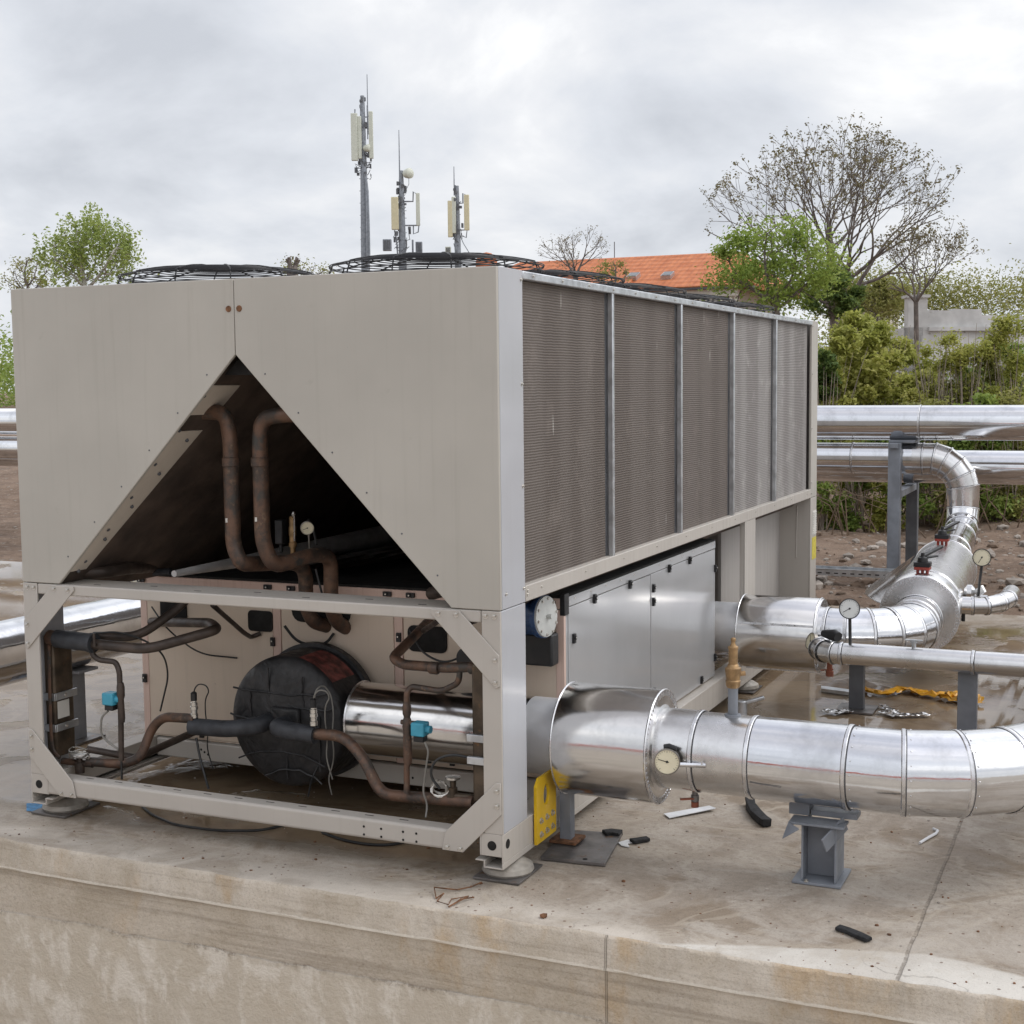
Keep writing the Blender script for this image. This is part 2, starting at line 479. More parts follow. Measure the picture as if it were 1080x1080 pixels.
# ------------------------------------------------------------------ mesh helpers
class MB:
    def __init__(s):
        s.v = []
        s.f = []
        s.mi = []

    def add(s, vs, fs, mi=0):
        o = len(s.v)
        s.v.extend([tuple(p) for p in vs])
        s.f.extend([tuple(i + o for i in f) for f in fs])
        s.mi.extend([mi] * len(fs))
        return s

    def box(s, a, b, mi=0, mat=None):
        x0, x1 = sorted((a[0], b[0]))
        y0, y1 = sorted((a[1], b[1]))
        z0, z1 = sorted((a[2], b[2]))
        vs = [Vector(p) for p in ((x0, y0, z0), (x1, y0, z0), (x1, y1, z0), (x0, y1, z0), (x0, y0, z1), (x1, y0, z1), (x1, y1, z1), (x0, y1, z1))]
        if mat is not None:
            vs = [mat @ p for p in vs]
        return s.add(vs, [(0, 3, 2, 1), (4, 5, 6, 7), (0, 1, 5, 4), (1, 2, 6, 5), (2, 3, 7, 6), (3, 0, 4, 7)], mi)

    def bar(s, p, q, w, h, up=(0, 0, 1), mi=0):
        p, q = Vector(p), Vector(q)
        d = (q - p).normalized()
        up = Vector(up)
        sd = d.cross(up)
        if sd.length < 1e-5:
            sd = d.cross(Vector((1, 0, 0)))
        sd.normalize()
        up = sd.cross(d)
        vs = []
        for c in (p, q):
            for a, b in ((-1, -1), (1, -1), (1, 1), (-1, 1)):
                vs.append(c + sd * a * w / 2 + up * b * h / 2)
        return s.add(vs, [(3, 2, 1, 0), (4, 5, 6, 7), (0, 1, 5, 4), (1, 2, 6, 5), (2, 3, 7, 6), (3, 0, 4, 7)], mi)

    def prism(s, poly, n, t, mi=0):
        """closed 3-D polygon extruded by t along n"""
        n = Vector(n).normalized() * t
        a = [Vector(p) for p in poly]
        k = len(a)
        vs = a + [p + n for p in a]
        fs = [tuple(range(k - 1, -1, -1)), tuple(range(k, 2 * k))]
        fs += [(i, (i + 1) % k, k + (i + 1) % k, k + i) for i in range(k)]
        return s.add(vs, fs, mi)

    def rings(s, rings, caps=(True, True), mi=0, closed=False):
        k = len(rings[0])
        vs = [p for r in rings for p in r]
        fs = []
        m_ = len(rings)
        for i in range(m_ - 1 + (1 if closed else 0)):
            a, b = i * k, ((i + 1) % m_) * k
            for j in range(k):
                fs.append((a + j, a + (j + 1) % k, b + (j + 1) % k, b + j))
        if not closed:
            if caps[0]:
                fs.append(tuple(range(k - 1, -1, -1)))
            if caps[1]:
                fs.append(tuple((m_ - 1) * k + j for j in range(k)))
        return s.add(vs, fs, mi)

    def lathe(s, org, axis, prof, seg=32, caps=(True, True), mi=0):
        """prof: (distance along axis, radius)"""
        org, ax = Vector(org), Vector(axis).normalized()
        e = Vector((0, 0, 1)) if abs(ax.z) < .9 else Vector((1, 0, 0))
        a = ax.cross(e).normalized()
        b = ax.cross(a)
        rs = []
        for d, r in prof:
            rs.append([org + ax * d + (a * math.cos(2 * PI * j / seg) + b * math.sin(2 * PI * j / seg)) * r for j in range(seg)])
        return s.rings(rs, caps, mi)

    def cyl(s, p, q, r, r2=None, seg=24, caps=(True, True), mi=0):
        p, q = Vector(p), Vector(q)
        L = (q - p).length
        return s.lathe(p, q - p, [(0, r), (L, r if r2 is None else r2)], seg, caps, mi)

    def tube(s, pts, r, seg=10, fillet=0, caps=(True, True), mi=0, n=5):
        pts = [Vector(p) for p in pts]
        if fillet:
            out = [pts[0]]
            for i in range(1, len(pts) - 1):
                a, b, c = pts[i - 1], pts[i], pts[i + 1]
                f = min(fillet, (a - b).length * .48, (c - b).length * .48)
                p, q = b + (a - b).normalized() * f, b + (c - b).normalized() * f
                for j in range(n + 1):
                    t = j / n
                    out.append(p * (1 - t) ** 2 + b * 2 * t * (1 - t) + q * t * t)
            out.append(pts[-1])
            pts = out
        rad = r if isinstance(r, (list, tuple)) else [r] * len(pts)
        rs = []
        prev = None
        for i, p in enumerate(pts):
            t = (pts[min(i + 1, len(pts) - 1)] - pts[max(i - 1, 0)])
            if t.length < 1e-9:
                t = Vector((0, 0, 1))
            t.normalize()
            if prev is None:
                e = Vector((0, 0, 1)) if abs(t.z) < .9 else Vector((1, 0, 0))
                a = t.cross(e).normalized()
            else:
                a = prev - t * prev.dot(t)
                if a.length < 1e-6:
                    a = t.orthogonal()
                a.normalize()
            prev = a
            b = t.cross(a)
            rs.append([p + (a * math.cos(2 * PI * j / seg) + b * math.sin(2 * PI * j / seg)) * rad[i] for j in range(seg)])
        return s.rings(rs, caps, mi)

    def ring(s, c, axis, R_, r, seg=40, sub=6, mi=0):
        c, ax = Vector(c), Vector(axis).normalized()
        e = Vector((0, 0, 1)) if abs(ax.z) < .9 else Vector((1, 0, 0))
        a = ax.cross(e).normalized()
        b = ax.cross(a)
        rs = []
        for i in range(seg):
            u = a * math.cos(2 * PI * i / seg) + b * math.sin(2 * PI * i / seg)
            rs.append([c + u * (R_ + r * math.cos(2 * PI * j / sub)) + ax * r * math.sin(2 * PI * j / sub) for j in range(sub)])
        return s.rings(rs, mi=mi, closed=True)


ORG = {}


def tag(o, label=None, cat=None, group=None, kind=None):
    if label:
        o['label'] = label
    if cat:
        o['category'] = cat
    if group:
        o['group'] = group
    if kind:
        o['kind'] = kind
    return o


def thing(name, loc, label, cat, group=None):
    o = bpy.data.objects.new(name, None)
    o.location = loc
    o.empty_display_size = .1
    COL.objects.link(o)
    ORG[o] = Vector(loc)
    return tag(o, label, cat, group)


def obj(name, mb, mat, parent=None, bevel=0.0, smooth=35, label=None, bseg=2):
    me = bpy.data.meshes.new(name)
    me.from_pydata(mb.v, [], mb.f)
    mats = mat if isinstance(mat, (list, tuple)) else [mat]
    for k in mats:
        me.materials.append(M[k] if isinstance(k, str) else k)
    if len(mats) > 1:
        me.polygons.foreach_set('material_index', mb.mi)
    bm = bmesh.new()
    bm.from_mesh(me)
    bmesh.ops.recalc_face_normals(bm, faces=bm.faces)
    bm.to_mesh(me)
    bm.free()
    if smooth:
        me.polygons.foreach_set('use_smooth', [True] * len(me.polygons))
        me.set_sharp_from_angle(angle=R(smooth))
    o = bpy.data.objects.new(name, me)
    COL.objects.link(o)
    ORG[o] = Vector((0, 0, 0))
    if parent is not None:
        o.parent = parent
        o.location = -ORG[parent]
    if bevel:
        md = o.modifiers.new('bevel', 'BEVEL')
        md.width = bevel
        md.segments = bseg
        md.limit_method = 'ANGLE'
        md.angle_limit = R(40)
        md.harden_normals = False
    if label:
        o['label'] = label
    return o


def inst(src, parent, mw):
    """a copy of a part sharing its mesh, placed by a world matrix"""
    c = src.copy()
    COL.objects.link(c)
    c.parent = parent
    c.matrix_parent_inverse = Matrix()
    c.matrix_local = Matrix.Translation(-ORG[parent]) @ mw
    ORG[c] = Vector((0, 0, 0))
    return c


def align(axis, pos):
    ax = Vector(axis).normalized()
    return Matrix.Translation(Vector(pos)) @ ax.to_track_quat('Z', 'Y').to_matrix().to_4x4()


_bolt = None


def bolt(parent, pos, axis, s=1.0):
    """hexagon bolt with washer; every one an object of its own sharing one mesh"""
    global _bolt
    mw = align(axis, pos) @ Matrix.Scale(s, 4)
    if _bolt is None:
        b = MB()
        b.lathe((0, 0, -.001), (0, 0, 1), [(0, .0125), (.003, .0125)], 16)
        b.lathe((0, 0, .002), (0, 0, 1), [(0, .008), (.006, .008), (.0075, .006)], 6)
        o = obj('bolt', b, 'bolt', None, smooth=30)
        _bolt = o
        o.parent = parent
        o.matrix_local = Matrix.Translation(-ORG[parent]) @ mw
        return o
    return inst(_bolt, parent, mw)


# ------------------------------------------------------------------ air cooled chiller
ZT, ZMR, ZM, ZBM, ZBT, ZF, ZB = 2.39, 1.153, 1.088, 1.037, .209, .12, .07
XL, L, XC = -2.36, 5.753, -1.18
T = .018
ch = thing('air_cooled_chiller', (XC, L / 2, 0), 'large grey air cooled chiller with rows of brown coil panels and open pipe bay', 'chiller')

# front upper panels, folded round the corner as the side strip
for s in (1, -1):
    mx = lambda x: x if s == 1 else 2 * XC - x
    b = MB()
    poly = [(mx(XC + .0015), 0, ZT), (mx(0), 0, ZT), (mx(0), 0, ZM), (mx(-.209), 0, ZM), (mx(XC + .0015), 0, 2.082)]
    b.prism(poly, (0, 1, 0), T)
    e = 0 if s == 1 else XL
    b.box((e - s * T, T, ZT - T), (mx(XC + .0015), .10, ZT))
    # folded return along the slanted opening
    p0, p1 = Vector((mx(-.209), T, ZM)), Vector((mx(XC + .0015), T, 2.082))
    o = obj('front_panel', b, 'paint', ch, .0035)
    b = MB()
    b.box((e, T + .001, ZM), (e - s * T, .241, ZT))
    o = obj('side_strip', b, 'paint_skylit', o, .002)
    for zz in (2.353, 1.95, 1.55, 1.145):
        bolt(o, (e + s * .0005, .226, zz), (s, 0, 0), .62)
    bolt(o, (e + s * .0005, .055, 1.145), (s, 0, 0), .62)
    rv = MB()
    rv.lathe((mx(XC + .026), -.004, 2.268), (0, 1, 0), [(0, .012), (.008, .015)], 12)
    obj('rusty_fixing', rv, 'rust', o.parent)
    for q in range(6):
        t = (q + .6) / 6.3
        c = Vector((mx(-.209), 0, ZM)).lerp(Vector((mx(XC), 0, 2.082)), t) + Vector((s * .035, -.0015, .03))
        rv = MB()
        rv.lathe(c, (0, 1, 0), [(0, .0035), (.004, .0045)], 8)
        obj('screw', rv, 'steel_dark', o.parent)

# corner posts below the panels
for (x0, s) in ((0, 1), (XL, -1)):
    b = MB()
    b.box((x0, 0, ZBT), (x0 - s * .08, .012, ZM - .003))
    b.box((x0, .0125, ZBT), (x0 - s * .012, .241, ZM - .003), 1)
    obj('corner_post', b, ['paint_frame', 'paint_skylit'], ch, .003)
for s, x0 in ((1, 0), (-1, XL)):
    b = MB()
    b.box((x0, L - .2, ZBT), (x0 - s * .012, L, ZM - .003))
    b.box((x0 - s * .012, L - .012, ZBT), (x0 - s * .08, L, ZM - .003))
    p = obj('corner_post', b, 'paint_frame', ch, .003)
    if s == 1:
        b = MB()
        b.box((.001, 5.60, .80), (.0035, 5.735, .985))
        for k in range(10):
            b.box((.0035, 5.615, .81 + k * .0175), (.009, 5.72, .8175 + k * .0175))
        obj('vent_grille', b, 'paper', p)
        b = MB()
        b.box((.001, 5.60, .62), (.003, 5.735, .785))
        obj('sticker', b, 'sticker', p)
    # rear end strip beside the last coil
    b = MB()
    b.box((x0, 5.545, ZM), (x0 - s * T, L, ZT))
    b.box((x0 - s * T, L - T, ZM), (x0 - s * .3, L, ZT))
    p = obj('end_strip', b, 'paint', ch, .003)
    if s == 1:
        for zz in (2.35, 2.0, 1.6, 1.2, 1.12):
            bolt(p, (.0005, 5.56, zz), (1, 0, 0), .7)

# front mid beam and bottom rail
b = MB()
b.box((XL + .083, .002, ZBM), (-.083, .19, ZM - .003))
bm_ = obj('cross_beam', b, 'paint_frame', ch, .006)
for i in range(7):
    q = MB()
    q.box((-2.0 + i * .27, .05 + (i % 2) * .05, ZM - .0035), (-1.965 + i * .27, .057 + (i % 2) * .05, ZM - .0022))
    obj('slot', q, 'void', bm_)
b = MB()
b.box((XL + .05, .002, ZF), (-.19, .085, ZBT - .006))
br = obj('bottom_rail', b, 'paint_frame', ch, .012, bseg=3)
for i in range(11):
    x = -2.08 + i * .16
    q = MB()
    q.box((x, .045, ZBT - .007), (x + .04, .051, ZBT - .0055))
    obj('slot', q, 'void', br)
for x in (-.62, -.54, -.44, -.38):
    for z in (.137, .17):
        q = MB()
        q.lathe((x, .0005, z), (0, 1, 0), [(0, .005), (.003, .005)], 10)
        obj('screw_hole', q, 'void', br)

# side base rails and the box ends with lifting holes
for s, x0 in ((1, 0), (-1, XL)):
    b = MB()
    b.box((x0, 0, ZB + .025), (x0 - s * .006, L, ZBT))
    b.box((x0 - s * .006, .006, ZBT - .006), (x0 - s * .10, L, ZBT))
    b.box((x0 - s * .006, .0, ZB + .05), (x0 - s * .094, .006, ZBT))
    b.box((x0 - s * .094, .0, ZB + .05), (x0 - s * .10, L, ZBT - .006))
    b.box((x0, .0, ZB - .0), (x0 - s * .006, L, ZB + .025))
    b.box((x0 - s * .006, .0, ZB), (x0 - s * .085, L, ZB + .006))
    b.box((x0 - s * .079, .0, ZB + .006), (x0 - s * .085, L, ZB + .032))
    b.box((x0 - s * .085, .0, ZB + .026), (x0 - s * .12, L, ZB + .032))
    r_ = obj('base_rail', b, 'paint_frame', ch, .002)
    q = MB()
    q.lathe((x0 - s * .047, -.0012, .163), (0, 1, 0), [(0, .019), (.004, .019)], 24)
    q.lathe((x0 - s * .003 + s * .0042, .045, .163), (-s, 0, 0), [(0, .019), (.004, .019)], 24)
    obj('lifting_hole', q, 'void', r_)
    for yy in (.16, 1.9, 3.8, 5.55):
        q = MB()
        cx = x0 - s * .052
        q.lathe((cx, yy, .012), (0, 0, 1), [(0, .098), (.010, .105), (.028, .10), (.046, .070), (.057, .03)], 36)
        ft = obj('vibration_foot', q, 'foot', ch)
        q = MB()
        q.box((cx - .10, yy - .12, .004), (cx + .10, yy + .12, .012))
        obj('foot_plate', q, 'steel_raw', ft, .001)
# gusset plates
def gusset(poly, bolts):
    b = MB()
    b.prism([(x, -.0075, z) for x, z in poly], (0, 1, 0), .007)
    g_ = obj('gusset_plate', b, 'paint_frame', ch, .0025)
    for x, z in bolts:
        bolt(g_, (x, -.0075, z), (0, -1, 0), .95)


gU = [(-.293, 1.081), (-.172, 1.081), (-.004, .915), (-.004, .795), (-.02, .785), (-.296, 1.062)]
gL = [(-.024, .416), (-.004, .416), (-.004, .291), (-.17, .122), (-.262, .122), (-.246, .198)]
bU = [(-.262, 1.065), (-.185, 1.066), (-.022, .898), (-.022, .81)]
bL = [(-.02, .385), (-.02, .325), (-.238, .137), (-.18, .137)]
for s in (1, -1):
    f = (lambda q: q) if s == 1 else (lambda q: [(2 * XC - x, z) for x, z in q])
    gusset(f(gU), f(bU))
    gusset(f(gL), f(bL))
    for x in (-.063, -.026):
        xx = x if s == 1 else 2 * XC - x
        bolt(bm_, (xx, 0, 1.066), (0, -1, 0), .95)

# side: top rail, mid rail, coils, mullions
mull = [.241, 1.272, 2.33, 3.379, 4.448, 5.545]
for s, x0 in ((1, 0), (-1, XL)):
    b = MB()
    b.box((x0 + s * .004, .241, ZT - .034), (x0 - s * .03, 5.545, ZT - .002))
    b.box((x0 - s * .03, .241, ZT - .01), (x0 - s * .06, 5.545, ZT + .004))
    tr = obj('top_rail', b, 'galv', ch, .004)
    if s == 1:
        for k in range(17):
            bolt(tr, (.004, .34 + k * .31, ZT - .017), (1, 0, 0), .55)
    b = MB()
    b.box((x0 + s * .003, .241, ZM), (x0 - s * .05, 5.545, ZMR))
    mr = obj('mid_rail', b, 'paint_frame', ch, .004)
    if s == 1:
        for k in range(11):
            bolt(mr, (.003, .40 + k * .5, ZMR - .025), (1, 0, 0), .5)
        for zz in (ZM + .028, ZM + .045):
            bolt(mr, (.003, .256, zz), (1, 0, 0), .6)
    for i in range(5):
        a, c_ = mull[i], mull[i + 1]
        b = MB()
        b.box((x0 - s * .030, a + .012, ZMR), (x0 - s * .06, c_ - .03, ZT - .034))
        obj('coil_panel', b, 'coil' if i < 3 else 'coil2', ch)
        if i:
            b = MB()
            b.box((x0 + s * .002, a - .013, ZMR), (x0 - s * .022, a + .013, ZT - .034))
            mu = obj('mullion', b, 'galv', ch, .002)
            b = MB()
            b.box((x0 - s * .031, a - .032, ZMR), (x0 - s * .06, a + .010, ZT - .034))  # dark strip standing for the shade in the recess beside the mullion
            obj('recess_shade', b, 'steel_dark', mu)

# inner slanted coils, end strips, far end wall, roof deck
for s in (1, -1):
    ax, az, bx, bz = XC + s * .05, 2.10, (-.14 if s == 1 else -2.22), 1.02
    nrm = Vector((bz - az, 0, ax - bx)).normalized()
    if nrm.x * s < 0:
        nrm = -nrm
    b = MB()
    b.prism([(ax, .02, az), (bx, .02, bz), (bx, L - .05, bz), (ax, L - .05, az)], nrm, .05)
    obj('inner_coil', b, 'coil_in', ch)
    # flange strip along the front edge of the inner coil
    b = MB()
    off = -nrm * .004
    a0, b0 = Vector((ax, 0, az)) + off, Vector((bx, 0, bz)) + off
    d = (b0 - a0)
    segs = ((.13, .245), (.31, .885))
    for t0, t1 in segs:
        p, q = a0 + d * t0, a0 + d * t1
        wd = lambda t: .31 - .21 * t
        b.prism([p + Vector((0, .022, 0)), q + Vector((0, .022, 0)), q + Vector((0, wd(t1), 0)), p + Vector((0, wd(t0), 0))], nrm, .003)
    fl = obj('coil_flange', b, 'paint_strip', ch)
    if s == -1:
        for k in range(6):
            q = MB()
            c = a0 + d * (.17 + .135 * k) - nrm * .002
            q.lathe(c + Vector((0, .075, 0)), -nrm, [(0, .008), (.003, .008)], 10)
            q.lathe(c + Vector((0, .20 - .026 * k, 0)) + d * .04, -nrm, [(0, .009), (.008, .007)], 10)
            obj('flange_screw', q, 'steel_dark', fl)
b = MB()
b.box((XL + .02, L - .03, ZBT), (-.02, L - .013, ZT - .02))
obj('rear_panel', b, 'paint_dull', ch)
b = MB()
b.box((XL + .06, .10, ZT - .014), (-.06, L - .02, ZT - .0))
deck = obj('roof_deck', b, 'paint_dull', ch)
b = MB()
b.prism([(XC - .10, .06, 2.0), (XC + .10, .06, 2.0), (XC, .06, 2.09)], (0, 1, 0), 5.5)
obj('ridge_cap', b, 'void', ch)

# fans and basket guards
guard_src = None
for r_i in range(5):
    for cx in (-1.78, -.635):
        cy = .76 + r_i * 1.06
        if guard_src is None:
            g_ = MB()
            R0, H = .472, .112
            prof = lambda r: H * (1 - .38 * max(0, (r - .12) / (R0 - .12)) ** 2)
            n = 12
            for k in range(n):
                r = .06 + (R0 - .06) * k / (n - 1)
                g_.ring((0, 0, prof(r)), (0, 0, 1), r, .0027, 56, 5)
            for k in range(4):
                z = .0 + k * .021
                g_.ring((0, 0, z), (0, 0, 1), R0 + .002 - .0004 * k * k, .0027, 56, 5)
            for k in range(12):
                a = 2 * PI * (k + .35) / 12
                pts = [(math.cos(a) * r, math.sin(a) * r, prof(r) + .004) for r in (.05, .2, .3, .36, .42, .455)] + [(math.cos(a) * R0, math.sin(a) * R0, .03), (math.cos(a) * R0, math.sin(a) * R0, -.01)]
                g_.tube(pts, .0034, 5)
            g_.lathe((0, 0, H - .004), (0, 0, 1), [(0, .065), (.008, .065)], 20)
            guard_src = obj('fan_guard', g_, 'guard', ch, smooth=60)
            guard_src.matrix_local = Matrix.Translation(-ORG[ch]) @ Matrix.Translation((cx, cy, ZT + .008))
            h = MB()
            h.lathe((0, 0, -.10), (0, 0, 1), [(0, .455), (.104, .462), (.106, .48), (.112, .48)], 48, (False, False))
            ring_src = obj('fan_ring', h, 'black', ch)
            ring_src.matrix_local = Matrix.Translation(-ORG[ch]) @ Matrix.Translation((cx, cy, ZT + .002))
        else:
            inst(guard_src, ch, Matrix.Translation((cx, cy, ZT + .008)) @ Matrix.Rotation(r_i * .3 + cx, 4, 'Z'))
            inst(ring_src, ch, Matrix.Translation((cx, cy, ZT + .002)))

# compressor enclosure
EX0, EX1, EY0, EY1, EZ0, EZ1 = -2.335, -.05, .775, 3.15, .209, 1.02
enc = MB()
enc.box((EX0 + .01, EY0 + .01, EZ0 + .002), (EX1 - .012, EY1 - .01, EZ1 - .012))
en = obj('compressor_enclosure', enc, 'paint_inner', ch)
xs = [EX0, -1.53, -.87, EX1]
for i in range(3):
    b = MB()
    b.box((xs[i] + .026, EY0 + .003, EZ0 + .01), (xs[i + 1] - .026, EY0 + .012, EZ1 - .05))
    obj('enclosure_panel', b, 'paint_inner', en, .002)
for i, x in enumerate(xs):
    b = MB()
    lo, hi = (x - .022, x + .022)
    if i == 0:
        lo, hi = x, x + .04
    if i == 3:
        lo, hi = x - .04, x
    b.box((lo, EY0, EZ0), (hi, EY0 + .02, EZ1 - .05))
    obj('profile', b, 'paint_pink', en, .003)
b = MB()
b.box((EX0, EY0 - .001, EZ1 - .045), (EX1, EY0 + .03, EZ1))
obj('profile', b, 'paint_pink', en, .003)
b = MB()
b.box((EX0, EY0, EZ1 + .001), (EX1, EY1, EZ1 + .012))
obj('enclosure_lid', b, 'void', en)
# side of the enclosure: two tall panels, kick strip, latches
for a, c_ in ((EY0 + .05, 1.955), (1.965, EY1)):
    b = MB()
    b.box((EX1 - .012, a, EZ0 + .012), (EX1 + .001, c_, EZ1 - .045))
    obj('side_panel', b, 'paint_light', en, .003)
b = MB()
b.box((EX1 - .012, EY0 + .003, EZ0 + .005), (EX1 - .002, EY0 + .046, EZ1 - .03))
obj('profile', b, 'paint_light', en, .002)
b = MB()
b.box((EX1 - .012, EY0 + .05, EZ1 - .042), (EX1 + .003, EY1, EZ1 + .002))
tp = obj('top_profile', b, 'paint_light', en, .003)
for k in range(12):
    bolt(tp, (EX1 + .003, EY0 + .12 + k * .2, EZ1 - .012), (1, 0, 0), .35)
b = MB()
b.box((EX1 - .02, EY0 - .002, EZ1 - .075), (EX1 + .004, EY0 + .05, EZ1 + .02))
obj('corner_block', b, 'black', en, .003)
latch_src = None


def latch(parent, pos, axis, roll=0):
    global latch_src
    mw = align(axis, pos) @ Matrix.Rotation(roll, 4, 'Z')
    if latch_src is None:
        q = MB()
        q.box((-.011, -.021, 0), (.011, .021, .012))
        q.lathe((0, .004, .011), (0, 0, 1), [(0, .010), (.006, .009)], 14)
        q.lathe((0, .004, .017), (0, 0, 1), [(0, .004), (.0012, .004)], 10, mi=1)
        latch_src = obj('latch', q, ['black', 'bolt'], parent, .002)
        latch_src.matrix_local = Matrix.Translation(-ORG[parent]) @ mw
    else:
        inst(latch_src, parent, mw)


for yy in (1.13, 1.62, 2.25, 2.62):
    latch(en, (EX1 + .003, yy, EZ1 - .05), (1, 0, 0))
for yy, zz in ((1.99, .90), (1.99, .83), (1.99, .36), (1.99, .28), (2.86, .25), (EY1 - .012, .86), (EY1 - .012, .33), (.875, .83), (.875, .40)):
    latch(en, (EX1 + .001, yy, zz), (1, 0, 0))
for x in (-2.32, -1.57, -1.44, -.92, -.80, -.11):
    latch(en, (x, EY0 - .002, EZ1 - .022), (0, -1, 0), PI / 2)
for x, z in ((-2.318, .50), (-1.55, .735), (-.865, .80), (-.09, .76), (-1.98, .248), (-1.2, .248), (-.72, .248), (-.60, .248)):
    latch(en, (x, EY0 - .001, z), (0, -1, 0))
# dark plates on the enclosure front, standing for the shade inside pipe cut-outs
for (cx, cz, w, h, rr) in ((-2.13, .86, .16, .11, .02), (-1.62, .83, .14, .10, .02), (-1.28, .89, .32, .10, .05), (-.72, .80, .20, .12, .03)):
    q = MB()
    pts = []
    for qx, qz, a0 in ((1, 1, 0), (-1, 1, 90), (-1, -1, 180), (1, -1, 270)):
        for k in range(5):
            a = R(a0 + 22.5 * k)
            pts.append((cx + qx * (w / 2 - rr) + rr * math.cos(a), EY0 - .006, cz + qz * (h / 2 - rr) + rr * math.sin(a)))
    q.prism(pts, (0, 1, 0), .008)
    obj('cutout_shade', q, 'void', en, .002)
# chassis beam under the enclosure front with screw holes
b = MB()
b.box((XL + .11, .76, .115), (-.11, .80, .205))
cb = obj('chassis_beam', b, 'paint_frame', ch, .006)
for x in (-1.98, -1.96, -1.94, -1.55, -.8, -.68, -.35):
    q = MB()
    q.lathe((x, .7595, .16 + .015 * math.sin(x * 40)), (0, 1, 0), [(0, .006), (.002, .006)], 10)
    obj('screw_hole', q, 'void', cb)

# side opening at the rear: intermediate post and a cabinet wall behind
b = MB()
b.box((0, 3.655, ZBT), (-.012, 3.91, ZM))
b.box((-.012, 3.655, ZBT), (-.035, 3.667, ZM))
obj('side_post', b, 'paint_frame', ch, .003)
b = MB()
b.box((-.25, 3.93, ZBT), (-.23, L - .20, ZM))
b.box((-.85, 3.3, ZBT), (-.83, 3.93, ZM))
b.box((-2.2, 3.32, ZBT), (-.85, 3.34, ZM))
obj('inner_wall', b, 'paint_dull', ch)
b = MB()
b.box((-.24, L - .205, ZBT), (-.012, L - .20, ZM))
b.tube([(-.10, L - .207, 1.03), (-.102, L - .208, .86), (-.105, L - .207, .66), (-.10, L - .209, .64)], .004, 5)
obj('wiring_cover', b, 'paint_frame', ch)

# black insulated drum with its pipe stubs
DC = Vector((-1.272, 0, .442))
dy0, dy1, dr = .43, .765, .30
b = MB()
b.lathe((DC.x, dy0, DC.z), (0, 1, 0), [(-.022, .0), (-.021, .06), (-.016, .13), (-.008, .20), (.0, .25), (.012, dr - .018), (.028, dr - .004), (.045, dr), (.26, dr), (.262, dr + .018), (.30, dr + .018), (.302, dr - .02), (.34, dr - .02)], 72, (False, False))
dm = obj('insulated_drum', b, 'rubber', ch)
b = MB()
for zz, a, c_ in ((.135, -.26, .24), (.01, -.28, -.02), (.075, .02, .27), (-.13, -.24, .22), (-.205, -.1, .2)):
    pts = [(DC.x + a + (c_ - a) * t / 8, dy0 - .015 + rnd.uniform(-.001, .001), DC.z + zz + rnd.uniform(-.006, .006) - .05 * ((t - 4) / 4) ** 2 * (1 if zz < 0 else -.3)) for t in range(9)]
    b.tube(pts, .0045, 6)
for xx, a, c_ in ((-.07, .01, .25), (.11, .08, .22), (.02, -.25, -.13), (.19, -.20, .05), (-.17, .02, .13)):
    pts = [(DC.x + xx + rnd.uniform(-.005, .005), dy0 - .014, DC.z + a + (c_ - a) * t / 6) for t in range(7)]
    b.tube(pts, .004, 6)
obj('tape_seam', b, 'rubber', dm)
b = MB()
for k in range(7):
    a0, a1 = R(40 + k * 5.5), R(45.5 + k * 5.5)
    q = [(DC.x + (dr + .002) * math.cos(a), y, DC.z + (dr + .002) * math.sin(a)) for a, y in ((a0, .47), (a1, .47), (a1, .66), (a0, .66))]
    b.prism(q, (math.cos(a0), 0, math.sin(a0)), .001)
obj('faded_label', b, 'label_red', dm)
b = MB()
b.box((DC.x - .05, dy0 - .04, .405), (DC.x + .10, dy0 + .004, .52))
obj('stub_block', b, 'rubber', dm, .012)
# left sleeve and right sleeve
yS = .28
b = MB()
b.tube([W(284, 760, Y=.40), W(272, 766, Y=.33), W(240, 769, Y=yS), W(202, 766, Y=yS)], .038, 20, .05)
obj('pipe_sleeve', b, 'sleeve', ch)
b = MB()
b.tube([W(303, 764, Y=.40), W(290, 767, Y=.30), W(310, 772, Y=.25), W(333, 775, Y=.25)], .039, 20, .06)
obj('pipe_sleeve', b, 'sleeve', ch)
# copper lines at the left and right of the drum
def line(pts, r, mat='copper', name='copper_pipe', f=.06, seg=14):
    b = MB()
    b.tube(pts, r, seg, f, n=7)
    return obj(name, b, mat, ch)


line([W(206, 758, Y=yS), W(172, 756, Y=yS), W(160, 768, Y=yS), W(148, 800, Y=.22), W(128, 806, Y=.2), W(92, 803, Y=.16)], .022)
line([W(330, 774, Y=.25), W(362, 776, Y=.24), W(382, 797, Y=.22), W(402, 838, Y=.18), W(500, 846, Y=.12)], .024)
line([W(128, 806, Y=.21), W(160, 792, Y=.4), W(205, 772, Y=.75)], .018, 'copper_dark')
line([W(92, 790, Y=.15), W(120, 795, Y=.2), W(148, 800, Y=.26)], .016, 'copper_dark')

